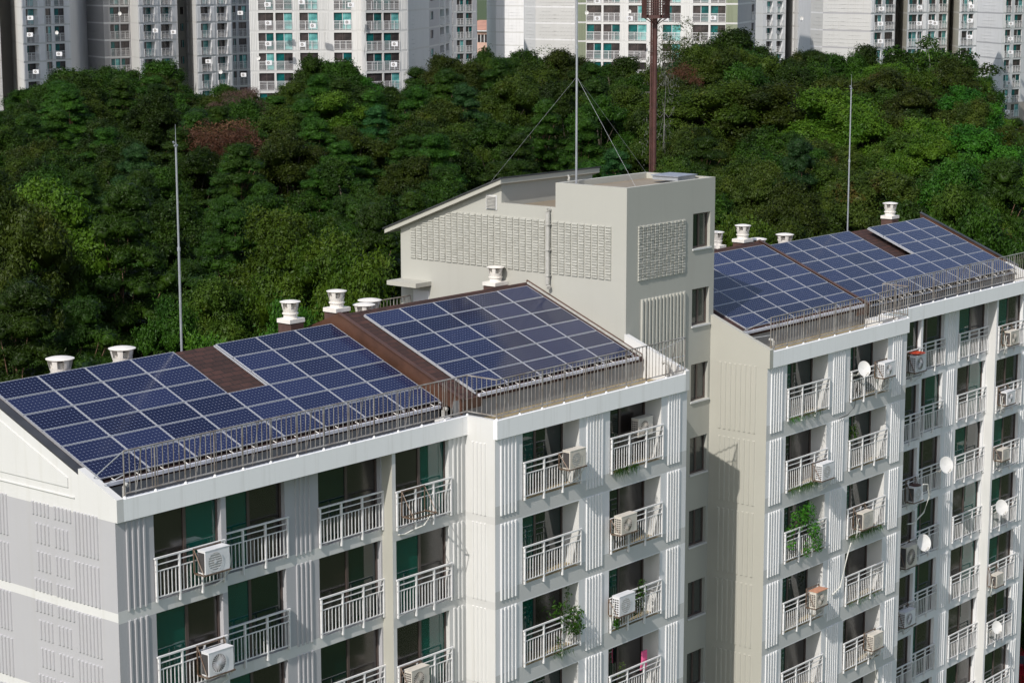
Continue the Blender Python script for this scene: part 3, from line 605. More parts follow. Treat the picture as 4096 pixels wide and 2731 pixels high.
# ------------------------------------------------------------------ roof railings
def railing(path, label, loc, brace=(), ztop_=1.235, endbrace=None):
    T = thing('roof_railing', loc, label, 'railing', 'steel railings along the roof edges')
    tr = MB(); br = MB(); bl = MB(); n = 0; off = T['_w']
    tr.tube([(x, y, ztop_) for x, y in path], .021, 'steel', 8); br.tube([(x, y, .125) for x, y in path], .022, 'steel', 6)
    for (xa, ya), (xb, yb) in zip(path[:-1], path[1:]):
        Ls = math.hypot(xb-xa, yb-ya); q = max(2, round(Ls/.185)); ps = max(1, round(Ls/1.05))
        for i in range(1, q):
            x, y = xa+(xb-xa)*i/q, ya+(yb-ya)*i/q; bl.box(x-.0078, x+.0078, y-.0078, y+.0078, .12, ztop_, 'steel')
        for i in range(ps+1 if (xb, yb) == tuple(path[-1]) else ps):
            x, y = xa+(xb-xa)*i/ps, ya+(yb-ya)*i/ps
            p = MB(); p.box(x-.013, x+.013, y-.013, y+.013, .005, ztop_-.01, 'steel'); p.lathe([(.05, 0), (.045, .03), (.02, .06)], 'rail', (x, y, .0), 8); p.build('post', T)
            if Ls > 2 and i < ps and i % 2 == 0:
                p = MB(); p.tube([(x+.6, y+.01, ztop_-.02), (x+.6, y+.34, -.34)], .014, 'steel', 6); p.build('brace', T)
    tr.build('top_rail', T); br.build('bottom_rail', T); bl.build('balusters', T)
    for a, b_ in (endbrace or []): p = MB(); p.tube([a, b_], .016, 'galv', 6); p.build('brace', T)
railing([(.33, .08), (13.68, .08), (13.68, -1.09), (23.5, -1.09)], 'brown grey steel railing around the edge of the left wing roof', (12, 0, 0),
        endbrace=[((.33, .08, 1.23), (.10, 1.0, .44)), ((.33, .08, .62), (.12, .62, .30)), ((23.5, -1.09, 1.2), (23.5, .05, .60)), ((23.5, -1.09, .6), (23.5, -.45, .42))])
railing([(28.81, -1.09), (38.68, -1.09), (38.74, .08), (52.3, .08)], 'steel railing around the edge of the right wing roof', (40, 0, 0),
        endbrace=[((28.81, -1.09, 1.23), (28.75, .05, .62)), ((28.81, -1.09, .6), (28.75, -.4, .44))])
railing([(20.6, 11.2), (23.3, 11.2)], 'short rusty railing behind the ridge at the foot of the tower', (22, 11, 0), ztop_=1.5)
# ------------------------------------------------------------------ roof ventilators
def vent_proto():
    T = bpy.data.objects.new('roof_ventilator', None); COL.objects.link(T); T['_w'] = [0, 0, 0]
    m = MB(); m.lathe([(.27, 0), (.27, .13), (.315, .16), (.315, .20), (.25, .20)], 'vent', n=24, cap=False); m.build('neck', T, smooth=False)
    m = MB()   # flared cowl with openings between broad fins
    n = 24
    m.lathe([(.26, .20), (.31, .36)], 'vent', n=n, cap=False); m.lathe([(.22, .34), (.31, .36)], 'vent', n=n, cap=False)
    for k in range(6):
        a0 = 2*math.pi*k/6+.35; da = .23
        P = lambda r, a, z: (r*math.cos(a), r*math.sin(a), z)
        for s in range(2):
            b0, b1 = a0-da+da*s, a0+da*s
            m.poly([P(.31, b0, .36), P(.31, b1, .36), P(.365, b1, .58), P(.365, b0, .58)], 'vent')
        m.hexa([P(.13, a0-.05, .30), P(.29, a0-.02, .30), P(.29, a0+.02, .30), P(.13, a0+.05, .30), P(.13, a0-.05, .58), P(.36, a0-.02, .58), P(.36, a0+.02, .58), P(.13, a0+.05, .58)], 'vent')
    m.build('cowl', T)
    m = MB(); m.lathe([(.15, .15), (.15, .50)], 'vent', n=16); m.lathe([(.14, .50), (.14, .575)], 'ventdark', n=16); m.build('flue', T)
    m = MB(); m.lathe([(.39, .580), (.405, .59), (.405, .602), (.30, .628), (.15, .650), (.02, .66)], 'vent', n=28); m.build('cap', T)
    return T
VP = vent_proto(); first = True
for x, y, z, s, lab in [(3.83, 7.0, 1.66, 1.02, 'white roof ventilator leftmost behind the ridge of the nearest roof'), (6.11, 7.0, 1.66, 1.0, 'white roof ventilator just left of the tall left mast'),
    (13.03, 7.0, 2.34, .83, 'white ventilator on a brown chimney, left one on the near roof'), (15.15, 7.0, 2.44, .83, 'tall white ventilator on the brown chimney at the raised roof corner'),
    (16.02, 6.6, 1.86, .93, 'squat white ventilator directly right of the corner chimney'), (16.92, 7.2, 1.80, 1.0, 'squat wide ventilator, right one of the close pair on the ridge'),
    (23.12, 6.9, 2.42, .80, 'white ventilator on a chimney against the beige tower wall'), (39.2, 7.0, 2.42, .85, 'tall ventilator on the chimney behind the right wing ridge, left group'),
    (38.0, 7.5, 2.25, .80, 'ventilator half hidden behind a taller one by the tower edge'), (40.35, 7.0, 1.68, .95, 'low ventilator just right of the tall chimney one, right wing'),
    (42.46, 7.0, 1.66, .97, 'lone ventilator on the right wing ridge between two roof sections'), (51.46, 7.0, 2.33, .87, 'ventilator on the farthest right chimney near the roof end')]:
    o = VP if first else copy_tree(VP); first = False
    o.location = (x, y, z+.02); o.scale = (s, s, s*1.08); o.rotation_euler = (0, 0, R.random()*.5); tag(o, lab, 'ventilator', 'white roof ventilators along the ridges')
# ------------------------------------------------------------------ masts
def mast(name, x, y, z0, z1, r, lab, guys=()):
    T = thing(name, (x, y, z0), lab, 'mast'); m = MB(); zm = z0+(z1-z0)*.47
    m.tube([(x, y, z0), (x, y, zm)], r, 'mast', 8); m.tube([(x, y, zm), (x, y, z1-.55)], r*.82, 'mast', 8); m.tube([(x, y, zm-.05), (x, y, zm+.06)], r*1.35, 'mast', 8); m.build('pole', T)
    m = MB(); m.tube([(x, y, z1-.55), (x, y, z1)], r*.32, 'mast', 6, r*.12); m.tube([(x-.06, y, z1-.62), (x+.06, y, z1-.62)], r*.9, 'mast', 6); m.tube([(x-.1, y, z1-.5), (x-.07, y, z1-.55)], .03, 'mast', 6); m.build('lightning_rod', T)
    for a, b_ in guys: m = MB(); m.tube([a, b_], .004, 'galv', 5); m.build('guy_wire', T)
mast('lightning_mast', 7.72, 6.2, 1.9, 8.86, .036, 'slim grey lightning mast on the ridge of the nearest left roof')
mast('lightning_mast', 46.32, 6.2, 1.9, 9.0, .034, 'slim pale lightning mast on the right wing ridge against the trees')
gz = 9.72
mast('lightning_mast', 24.32, 4.2, 5.85, 16.2, .038, 'tallest guyed mast rising from the flat tower roof', guys=[((24.32, 4.2, gz), (23.3, 7.3, 5.92)), ((24.32, 4.2, gz), (24.6, 1.75, 5.9)), ((24.32, 4.2, gz), (28.7, 4.38, 6.09))])
# ------------------------------------------------------------------ air conditioners, dishes, brackets
def bracket(m, x0, x1, yr, yf, zt, zb):
    for x in (x0, x1):
        m.box(x-.015, x+.015, yr-.03, yr, zb, zt, 'bracket'); m.box(x-.015, x+.015, yf, yr-.03, zb-.04, zb, 'bracket')
        m.tube([(x, yf+.03, zb), (x, yr-.03, zt-.05)], .016, 'bracket', 4)
    m.box(x0, x1, yr-.05, yr-.031, zt-.04, zt, 'bracket'); m.box(x0-.02, x1+.02, yf-.02, yf-.001, zb-.04, zb, 'bracket'); m.box(x0+.02, x1-.02, yr-.09, yr-.06, zb-.04, zb-.005, 'bracket')
def aircon(x, yf, z, lab, w=.80, h=.56, dp=.29, col='ac_white', style='spiral', rail=True, hose='right', side='bars', rt=None):
    """front centre (x, z) on plane y = yf"""
    T = thing('aircon_unit', (x, yf+dp/2, z-h/2), lab, 'aircon unit', 'aircon outdoor units on the balconies')
    x0, x1, z0, z1 = x-w/2, x+w/2, z-h/2, z+h/2
    m = MB(); m.box(x0, x1, yf, yf+dp, z0, z1, col); m.box(x0-.01, x1+.01, yf-.01, yf+dp+.01, z1+.0005, z1+.02, col); m.build('body', T)
    cx = x-w*.12; r = h*.42; m = MB(); g = 'ac_grille' if style != 'light' else 'ac_grille_l'
    def disc(r0, r1, y, mat):
        n = 20
        for k in range(n):
            a, b_ = 2*math.pi*k/n, 2*math.pi*(k+1)/n
            m.poly([(cx+r0*math.cos(a), y, z+r0*math.sin(a)), (cx+r1*math.cos(a), y, z+r1*math.sin(a)), (cx+r1*math.cos(b_), y, z+r1*math.sin(b_)), (cx+r0*math.cos(b_), y, z+r0*math.sin(b_))], mat)
    disc(.001, r, yf-.004, 'ac_dark' if style == 'spiral' else g)
    if style == 'spiral':
        for k in range(22):
            a = 2*math.pi*k/22; m.tube([(cx+.05*math.cos(a), yf-.02, z+.05*math.sin(a)), (cx+r*.6*math.cos(a+.25), yf-.022, z+r*.6*math.sin(a+.25)), (cx+r*math.cos(a+.35), yf-.014, z+r*math.sin(a+.35))], .0075, col, 4)
    else:
        for k in range(-3, 4):
            hw = math.sqrt(max(.001, r*r-(k*r/4)**2)); m.box(cx-hw, cx+hw, yf-.016, yf-.008, z+k*r/4-.006, z+k*r/4+.006, col)
    disc(r*.93, r*1.07, yf-.024, col); disc(.001, r*.20, yf-.028, col)
    m.build('fan_grille', T)
    m = MB(); nb = 7
    if side == 'bars':
        for k in range(nb):
            for j in range(3): m.box(x0-.014, x0-.010, yf+.03+j*.085, yf+.03+j*.085+.06, z0+.06+(h-.1)*k/nb, z0+.06+(h-.1)*k/nb+.04, 'ac_dark')
    else: m.box(x0-.014, x0-.010, yf+.03, yf+dp-.02, z0+.04, z1-.04, 'ac_dark')
    m.build('side_grille', T)
    if rail:
        m = MB(); yr = yf+dp+.13; bracket(m, x0-.04, x1+.04, yr, yf, rt if rt else z1+.06, z0-.005); m.build('bracket', T)
    if hose:
        m = MB(); s = 1 if hose == 'right' else -1; xx = x1 if s > 0 else x0
        m.tube([(xx, yf+dp*.5, z+.1), (xx+s*.10, yf+dp*.5, z+.12), (xx+s*.15, yf+dp*.5, z-.15), (xx+s*.13, yf+dp*.6, z-.45), (xx+s*.02, yf+dp*1.0, z-.68), (xx-s*.25, yf+dp*1.2, z-.80)], .022, 'hose' if style != 'light' else 'hose', 6); m.build('hose', T)
    return T
aircon(2.98, -.42, -2.12, 'white aircon unit with a round pale grille, top left balcony of the near wing', .86, .62, style='light', side='dark', rt=-1.77)
aircon(3.02, -.42, -4.93, 'white aircon unit with spiral fan guard below the top left one', .88, .64, side='dark', rt=-4.44)
aircon(10.93, -.42, -7.50, 'beige aircon unit at the bottom edge beside the white step wall', .78, .60, col='ac_beige', rt=-7.12)
aircon(17.02, -1.60, -1.70, 'cream aircon unit on the top balcony just right of the white step', .80, .56, col='ac_beige', style='light', side='dark', rt=-1.50)
aircon(21.50, -.95, -1.52, 'dusty aircon unit standing inside the top balcony nearest the tower', .80, .60, col='ac_beige', rail=False, hose=None)
aircon(19.75, -1.60, -4.36, 'grey beige aircon with a large fan, second balcony down nearest the tower', .84, .58, col='ac_beige', rt=-4.17, hose=None)
aircon(19.68, -1.60, -7.05, 'bluish white aircon among potted plants, third balcony down nearest the tower', .86, .64, style='light', rt=-6.84, hose='left')
aircon(32.12, -1.60, -4.88, 'white aircon above hanging grass, second balcony of the right wing first column', .80, .60, style='light', rt=-4.55, rail=True)
aircon(31.90, -1.60, -9.72, 'beige aircon with a clay coloured board on top', .80, .58, col='ac_beige', rt=-9.3)
aircon(36.50, -1.60, -1.68, 'white aircon beside a satellite dish on the top balcony of the right wing', .80, .56, rt=-1.35)
aircon(35.18, -1.60, -7.36, 'cream aircon with grass below, third balcony, second column of the right wing', .76, .62, col='ac_beige', style='light', side='dark', hose='left', rt=-6.84)
aircon(36.25, -1.60, -12.46, 'cream aircon near the bottom, second column of the right wing', .76, .60, col='ac_beige', style='light', rt=-12.1)
aircon(41.14, -.42, -2.24, 'white aircon carrying an orange basin under the right roof step', .84, .66, rt=-1.77)
aircon(41.32, -.42, -7.70, 'small white aircon with a dark lid and a long looping hose', .72, .62, style='light', side='dark', rt=-7.1)
aircon(40.90, -.42, -10.25, 'large double sized grey aircon behind a satellite dish', .86, .88, col='ac_beige', side='dark', rt=-9.7)
aircon(40.95, -.42, -12.90, 'grey white aircon lowest in the recessed column', .86, .62, rt=-12.4)
aircon(49.50, -.42, -2.30, 'cream aircon on the top balcony at the far right', .80, .58, col='ac_beige', side='dark', rt=-1.77, hose='left')
aircon(49.36, -.42, -4.94, 'white aircon on the second balcony at the far right', .80, .56, side='dark', rt=-4.44, hose='left')
aircon(49.10, -.42, -7.43, 'small beige aircon, third balcony at the far right', .64, .48, col='ac_beige', style='light', side='dark', rt=-7.1)
aircon(49.02, -.42, -13.10, 'small cream aircon, fifth balcony at the far right', .68, .52, col='ac_beige', style='light', side='dark', rt=-12.5, hose='left')
# things lying on units
m = MB(); m.lathe([(.18, 0), (.34, .07), (.36, .075), (.33, .055), (.17, .015)], 'orange', (41.05, -.25, -1.88), 18); tag(m.build('basin'), 'round orange red plastic basin lying on an aircon unit', 'basin')
m = MB(); m.box(31.5, 32.25, -1.66, -1.26, -9.40, -9.375, 'board'); tag(m.build('board'), 'flat clay coloured board lying on the beige aircon', 'board')
m = MB(); m.lathe([(.22, 0), (.24, .03), (.02, .05)], 'rust', (41.3, -.27, -7.36), 14); tag(m.build('pot_lid'), 'dark brown round lid lying on the small white aircon', 'lid')
T = thing('empty_bracket', (11.2, -.2, -2.5), 'empty rusty aircon bracket hanging on the railing beside the white step wall', 'bracket'); m = MB(); bracket(m, 10.62, 11.62, .0, -.50, -1.76, -2.52); m.build('frame', T)
m = MB(); m.tube([(11.75, -.1, -2.45), (11.8, -.1, -2.7), (11.55, -.05, -2.98), (11.1, .03, -3.06), (10.8, .05, -3.12), (10.55, .05, -3.08)], .024, 'hose', 6); m.build('hose', T)
def dish(x, y, z, r, lab, az=-.55):
    T = thing('satellite_dish', (x, y, z), lab, 'satellite dish', 'white satellite dishes')
    d = Vector((math.sin(az), -math.cos(az), .35)).normalized(); u = d.cross(Vector((0, 0, 1))).normalized(); w = u.cross(d)
    m = MB(); n = 24; rings = []
    for q in (0.02, .35, .7, 1.0): rings.append([tuple(Vector((x, y, z))+u*(r*.88*q*math.cos(2*math.pi*k/n))+w*(r*q*math.sin(2*math.pi*k/n))+d*(.18*r*q*q)) for k in range(n)])
    m.ring(rings, 'dish', False); m.build('reflector', T, smooth=True)
    c = Vector((x, y, z)); m = MB()
    m.tube([tuple(c-w*r*.9+d*.1), tuple(c-w*r*.75+d*r*.9)], .014, 'pvc', 5); m.tube([tuple(c-w*r*.80+d*r*.82), tuple(c-w*r*.55+d*r*1.0)], .035, 'vent', 6); m.build('feed_arm', T)
    m = MB(); m.tube([tuple(c-d*.02), tuple(c-d*.15), (x-.05, y+.22, z-r*.7), (x-.05, y+.28, z-r*.95)], .02, 'pvc', 6); m.tube([(x-.3, y+.28, z-r*.7), (x+.15, y+.28, z-r*.95)], .018, 'pvc', 5); m.build('wall_arm', T)
dish(34.72, -1.48, -1.42, .30, 'white dish on the top balcony next to an aircon, right wing'); dish(43.88, -.25, -6.98, .36, 'large white dish sticking out from the wall beside the fluted pier')
dish(41.98, -.35, -9.92, .36, 'white dish in front of the large grey aircon'); dish(48.97, -.35, -9.80, .35, 'upper white dish on the far right balconies'); dish(48.99, -.35, -15.28, .29, 'lower white dish on the far right balconies')
def cable(pts, lab, r=.018, mat='hose'):
    m = MB(); m.tube(pts, r, mat, 6); tag(m.build('hose'), lab, 'hose')
cable([(41.6, -.45, -7.35), (41.9, -.5, -7.4), (42.25, -.4, -8.0), (42.2, -.2, -8.7), (41.7, 0, -9.1), (41.3, .05, -9.05)], 'long pale hose looping down from the small lidded aircon', .03)
cable([(34.7, -1.25, -1.9), (34.65, -1.18, -2.9), (34.2, -1.15, -3.15), (33.6, -1.14, -3.2)], 'black dish cable running along the wall below the top dish', .014, 'cable')
cable([(33.4, -1.16, -10.0), (33.9, -1.2, -9.8), (34.4, -1.2, -8.6), (34.6, -1.22, -8.2)], 'white drain hose slanting down the wall between the balcony columns', .028)
cable([(36.6, -1.2, -13.1), (36.7, -1.25, -13.8), (37.0, -1.14, -14.3), (37.3, -1.14, -14.5)], 'thin hose hanging under the lowest cream aircon', .018)
# ------------------------------------------------------------------ balcony plants and laundry
def leaves_mesh(mb, pts, size, mat, rg, up=.3, asp=.6):
    for p in pts:
        n = Vector((rg.gauss(0, 1), rg.gauss(0, 1), rg.gauss(0, 1)+up)).normalized(); a = n.orthogonal().normalized(); b_ = n.cross(a); t_ = rg.random()*6.28
        a, b_ = a*math.cos(t_)+b_*math.sin(t_), b_*math.cos(t_)-a*math.sin(t_); s = size*rg.uniform(.6, 1.3); p = Vector(p)
        mb.poly([p-a*s, p-b_*s*asp*.5+a*s*.1, p+a*s, p+b_*s*asp*.5+a*s*.1], mat)
def plant(name, blobs, lab, mat, size=.07, cat='plant', stems=True):
    rg = random.Random(len(lab)); c = blobs[0]; T = thing(name, (c[0], c[1], c[2]), lab, cat)
    m = MB()
    for (x, y, z, rx, ry, rz, n) in blobs:
        pts = []
        while len(pts) < n:
            q = Vector((rg.uniform(-1, 1), rg.uniform(-1, 1), rg.uniform(-1, 1)))
            if q.length < 1: pts.append((x+q.x*rx, y+q.y*ry, z+q.z*rz))
        leaves_mesh(m, pts, size, FO[mat], rg)
    m.build('leaves', T)
    if stems:
        m = MB()
        for (x, y, z, rx, ry, rz, n) in blobs: m.tube([(c[0], c[1]+.1, c[2]-.1), ((x+c[0])/2+.05, (y+c[1])/2, (z+c[2])/2), (x, y, z)], .012, 'wood', 5)
        m.build('stems', T)
plant('climbing_plant', [(16.9, -1.1, -6.75, .45, .25, .35, 170), (17.35, -1.25, -6.95, .40, .22, .35, 190), (17.5, -1.25, -7.35, .28, .16, .32, 130), (17.1, -1.2, -7.3, .35, .15, .2, 70), (16.6, -.9, -6.6, .4, .2, .4, 60), (17.3, -1.0, -6.25, .18, .12, .4, 40), (16.6, -1.2, -7.8, .22, .1, .4, 40)], 'leafy green climber spilling over the third balcony right of the white step', 'plant')
plant('climbing_plant', [(30.95, -1.1, -6.55, .5, .25, .45, 220), (31.45, -1.2, -6.35, .5, .25, .4, 240), (31.75, -1.25, -7.0, .35, .2, .4, 190), (31.9, -1.3, -7.5, .35, .15, .4, 150), (31.3, -1.25, -7.7, .25, .12, .4, 70), (30.4, -1.0, -6.95, .4, .2, .25, 80), (30.25, -1.25, -7.35, .25, .12, .2, 50), (32.15, -1.3, -7.9, .25, .1, .18, 50)], 'big leafy climber hanging far over the third balcony of the right wing', 'plant')
plant('potted_shrub', [(34.9, -.95, -3.95, .38, .2, .35, 170), (34.6, -1.0, -4.3, .25, .15, .25, 60)], 'round leafy shrub in the second balcony, second column of right wing', 'fresh', .06)
plant('potted_plant', [(19.65, -1.2, -7.75, .18, .1, .22, 60)], 'small green plant at the foot of the balcony with the bluish aircon', 'plant', .07)
plant('potted_plant', [(20.9, -1.15, -7.3, .35, .12, .55, 130), (21.2, -1.1, -6.9, .2, .12, .3, 50)], 'dark leafy plants behind the railing right of the bluish aircon', 'broad', .07)
plant('potted_plant', [(20.1, -1.05, -9.6, .2, .15, .4, 50)], 'thin plant in the fourth balcony nearest the tower', 'fresh', .05)
plant('potted_plant', [(31.6, -.85, -8.95, .16, .12, .45, 70)], 'upright dark plant behind the aircon with the clay board', 'broad', .06)
def grass(x0, x1, y, z, lab, n=60, ln=.35):
    rg = random.Random(int(x0*10)); m = MB()
    for i in range(n):
        x = rg.uniform(x0, x1); p = Vector((x, y+rg.uniform(-.02, .1), z+rg.uniform(0, .12))); l_ = ln*rg.uniform(.5, 1.2); dx = rg.uniform(-.15, .15); w = .012
        q = p+Vector((dx*.5, -.12*rg.random()-.05, l_*.25)); e = p+Vector((dx, -.2*rg.random()-.05, -l_*rg.uniform(.1, .8)))
        m.poly([p-Vector((w, 0, 0)), p+Vector((w, 0, 0)), q+Vector((w, 0, 0)), q-Vector((w, 0, 0))], FO['plant']); m.poly([q-Vector((w, 0, 0)), q+Vector((w, 0, 0)), e], FO['plant'])
    tag(m.build('grass_tuft'), lab, 'grass', 'weeds hanging from the balcony floors')
grass(19.4, 20.7, -1.2, -2.72, 'weeds hanging below the top balcony nearest the tower', 110, .42)
grass(30.0, 30.9, -1.2, -2.75, 'weeds under the top balcony, first column of right wing', 40); grass(31.0, 32.2, -1.2, -2.75, 'sparse weeds at right end of the top balcony, right wing', 30)
grass(30.1, 32.0, -1.2, -5.4, 'weeds under the second balcony, first column of right wing', 110, .4); grass(34.5, 36.9, -1.2, -8.1, 'weeds under the third balcony, second column of right wing', 150, .4)
grass(34.5, 36.8, -1.2, -10.75, 'sparse weeds under the fourth balcony, second column', 40); grass(16.2, 17.3, -1.2, -8.1, 'small weeds below the climber balcony, near wing', 30, .3)
m = MB(); rg = random.Random(3)
for i in range(6): m.tube([(21.35+.05*i, -1.0, -9.2), (21.33+.05*i, -1.02, -9.5), (21.3+.06*i, -.98, -9.85)], .03, 'pink', 5)
tag(m.build('towel'), 'bright pink cloth hanging inside the fourth balcony nearest the tower', 'towel')
# ------------------------------------------------------------------ terrain
HFW = np.array([-sy_, cy_])
def depth(x, y): return (x-CC[0])*HFW[0]+(y-CC[1])*HFW[1]
def ss(t): t = min(1, max(0, t)); return t*t*(3-2*t)
def canopy(D): return -2.9+(D-85)*(4.6/185)
def terrain(x, y):
    D = depth(x, y); d = y-13
    hill = canopy(min(max(D, 80), 275))-11.5
    h = GZ+(hill-GZ)*ss(d/24)
    if D > 278: h = h+(-27-h)*ss((D-278)/22)
    return h+.5*math.sin(x*.13)*math.cos(y*.11)*ss(d/24)
gx = [-3000, -1500, -700, -350]+[-200+5*i for i in range(121)]+[500, 700, 1200, 2200, 3500]
gy = [-3000, -1500, -700, -350, -200, -120]+[-60+5*i for i in range(93)]+[480, 700, 1200, 2200, 3500]
vs = [(x, y, terrain(x, y)) for y in gy for x in gx]; nx = len(gx)
me = bpy.data.meshes.new('ground'); me.from_pydata(vs, [], [(j*nx+i, j*nx+i+1, (j+1)*nx+i+1, (j+1)*nx+i) for j in range(len(gy)-1) for i in range(nx-1)])
me.materials.append(MT['soil']); g = link('ground', me); g['kind'] = 'structure'
# ------------------------------------------------------------------ distant apartment towers
DS = 0.975
def far_window_meshes(w, h, rail, loggia, coarse=True):
    key = (round(w*4)/4, round(h, 2), loggia); w = key[0]
    if key not in _fw:
        out = []
        for v in range(6):
            m = MB(); d = .0; f = .05
            m.box(0, w, .0, .05, 0, f, 'frame'); m.box(0, w, 0, .05, h-f, h, 'frame'); m.box(0, f, 0, .05, f, h-f, 'frame'); m.box(w-f, w, 0, .05, f, h-f, 'frame')
            mull = 'pale' if v % 2 else 'frame'; m.box(w/2-.035, w/2+.035, -.005, .045, f, h-f, mull)
            l, r = [('g_far', 'g_far2'), ('g_far2', 'g_far'), ('g_far', 'g_far2'), ('g_far2', 'g_far3'), ('g_far2', 'g_far2'), ('g_far', 'g_far3')][v]
            m.poly([(f, .03, f), (w/2-.035, .03, f), (w/2-.035, .03, h-f), (f, .03, h-f)], l); m.poly([(w/2+.035, .03, f), (w-f, .03, f), (w-f, .03, h-f), (w/2+.035, .03, h-f)], r)
            out.append(m.mesh('window'))
        k = MB(); hh = 1.2
        k.box(-.03, w+.03, -.03, .03, hh-.06, hh, 'rail'); k.box(0, w, -.02, .02, hh-.22, hh-.18, 'rail'); k.box(0, w, -.02, .02, .08, .12, 'rail'); k.box(0, w, -.02, .02, hh-.40, hh-.36, 'rail')
        n = max(2, round(w/.95))
        for i in range(n+1): x = w*i/n; k.box(x-.03, x+.03, -.025, .025, -.05, hh-.06, 'rail')
        q = max(6, int(w/.15))
        for i in range(1, q): x = w*i/q; k.box(x-.016, x+.016, -.01, .01, .12, hh-.40, 'rail')
        _fw[key] = (out, k.mesh('balcony_railing'), w)
    return _fw[key]
_fw = {}
FACS = []
def far_tower(label, segs, band_px, ztop_extra=16.0, zlow=-2.0, seed=1):
    """segs: list of dict(p=(u, D), q=(u, D), wall, band, cols=[(u0, u1)], log, marks, dark)  all u read at v = 150"""
    rg = random.Random(seed); VR = 150
    p0 = segs[0]['p']; P0 = vat(p0[0], VR, p0[1]*DS)
    T = thing('apartment_tower', (float(P0[0]), float(P0[1]), -27.0), label, 'apartment tower')
    ub, vb, Db = band_px; zb = float(vat(ub, vb, Db*DS)[2])
    lev = [zb+2.67*k for k in range(-14, 10) if zb+2.67*k < 26]
    zt = max(lev)+2.0; W_ = MB(); RB = W_; pts = []
    for sg in segs:
        A = vat(sg['p'][0], VR, sg['p'][1]*DS)[:2]; Bq = vat(sg['q'][0], VR, sg['q'][1]*DS)[:2]; d = Bq-A; Ln = float(np.hypot(*d)); t = d/Ln
        F = Frame(float(A[0]), float(A[1]), float(t[0]), float(t[1])); pts += [A, Bq]
        wall, band = sg.get('wall', 'white_far'), sg.get('band', 'bandgrey'); ops = []; cols = []
        for c in sg.get('cols', []):
            fr_ = [(cc-sg['p'][0])/(sg['q'][0]-sg['p'][0]) for cc in c[:2]]   # perspective-correct along the segment
            a = []
            for k_, cc in enumerate(c[:2]):
                r = FW[:2]+RT[:2]*((cc-W/2)/CAM['f'])+UP[:2]*((H/2-VR)/CAM['f'])
                Mx = np.array([[t[0], -r[0]], [t[1], -r[1]]]); a.append(float(np.linalg.solve(Mx, CC[:2]-A)[0]))
            cols.append((max(.05, a[0]), min(Ln-.05, a[1]), c[2] if len(c) > 2 else ''))
        for z in lev:
            for a0, a1, k_ in cols:
                small = k_ == 's'
                if z-.1 > 24: continue
                o = (a0, a1, z-.12-(1.35 if small else 2.30), z-.12-(.15 if small else 0)); ops.append(o)
                if o[3] < zlow: continue
                dd = .7 if sg.get('log') else .12
                ws, rl, w = far_window_meshes(a1-a0, o[3]-o[2], True, bool(sg.get('log')))
                base = T['_w']; p = F.p(a0, o[2], dd); ob = link('window', rg.choice(ws), T, (p[0]-base[0], p[1]-base[1], p[2]-base[2]), F.rz); ob.scale = ((a1-a0)/w, 1, 1)
                if not small:
                    p = F.p(a0, o[2]+.02, -.05); ob = link('balcony_railing', rl, T, (p[0]-base[0], p[1]-base[1], p[2]-base[2]), F.rz); ob.scale = ((a1-a0)/w, 1, 1)
                    FACS.append((T, F, a0, a1, o[2]))
        def mf(x, z): return band if any(l-.0 < z < l+.24 for l in lev) and not (sg.get('noband')) else wall
        if sg.get('base') and True:
            zb2 = sg['base']; mf0 = mf; mf = lambda x, z: 'taupe' if z < zb2 else mf0(x, z)
        facade(W_, F, 0, Ln, -27, zt, ops, mf, [l for l in lev]+[l+.24 for l in lev]+([sg['base']] if sg.get('base') else []))
        for o in ops:
            if o[3] < zlow: continue
            dd = .7 if sg.get('log') else .12; reveal(W_, F, o, 0, dd+.06, wall); W_.poly([F.p(o[0], o[2], dd+.055), F.p(o[1], o[2], dd+.055), F.p(o[1], o[3], dd+.055), F.p(o[0], o[3], dd+.055)], 'g_far2')
        # relief: flutes beside columns, dash marks on plain gables
        if sg.get('marks'):
            for z in lev:
                if z < zlow: continue
                for gx_, n_ in sg['marks']:
                    c0 = Ln*gx_
                    for row, (hh, cnt) in enumerate([(.55, n_), (1.15, n_*2+1), (1.75, n_*2+1), (2.25, n_)]):
                        for i in range(cnt):
                            a = c0+(i-(cnt-1)/2)*.62; 
                            if .4 < a < Ln-.4: F.hexa(RB, a-.2, a+.2, z-hh-.07, z-hh, -.04, .0, wall, .0)
        for a in sg.get('flutes', []):
            for j in range(4):
                x = Ln*a+j*.22
                for z in lev:
                    if z > zlow-3 and x < Ln-.1: rib(RB, F, x, z-2.40, z-.03, wall, w=.1, h=.045)
    w = W_.build('wall', T)
    # back and roof close the volume
    bk = MB(); back = np.array([HFW[0], HFW[1]])*14; a, b_ = pts[0], pts[-1]; c, d = b_+back, a+back
    for (p, q) in ((b_, c), (c, d), (d, a)): bk.poly([(p[0], p[1], -27), (q[0], q[1], -27), (q[0], q[1], zt), (p[0], p[1], zt)], 'white_far')
    bk.poly([(p[0], p[1], zt) for p in pts]+[(c[0], c[1], zt), (d[0], d[1], zt)], 'flash'); bk.build('rear_wall_and_roof', T)
    return T
far_tower('leftmost distant pale apartment tower cut by the left picture edge', [
    dict(p=(-80, 322), q=(3, 326), wall='white_far'), dict(p=(3, 326), q=(4, 335), wall='taupe'), dict(p=(4, 335), q=(47, 337), wall='taupe', band='taupe'),  # taupe recess faces carry the adjoining block's shade in their colour
    dict(p=(47, 337), q=(92, 318), wall='white', flutes=[.15]), dict(p=(92, 318), q=(182, 323), cols=[(107, 155)], log=True, flutes=[.03, .80]),
    dict(p=(182, 323), q=(183, 326), wall='darkgrey'), dict(p=(183, 326), q=(214, 328), cols=[(186, 208)]), dict(p=(214, 328), q=(283, 331), cols=[(221, 261)], flutes=[.68])], (91, 33, 318), seed=1, zlow=-6)
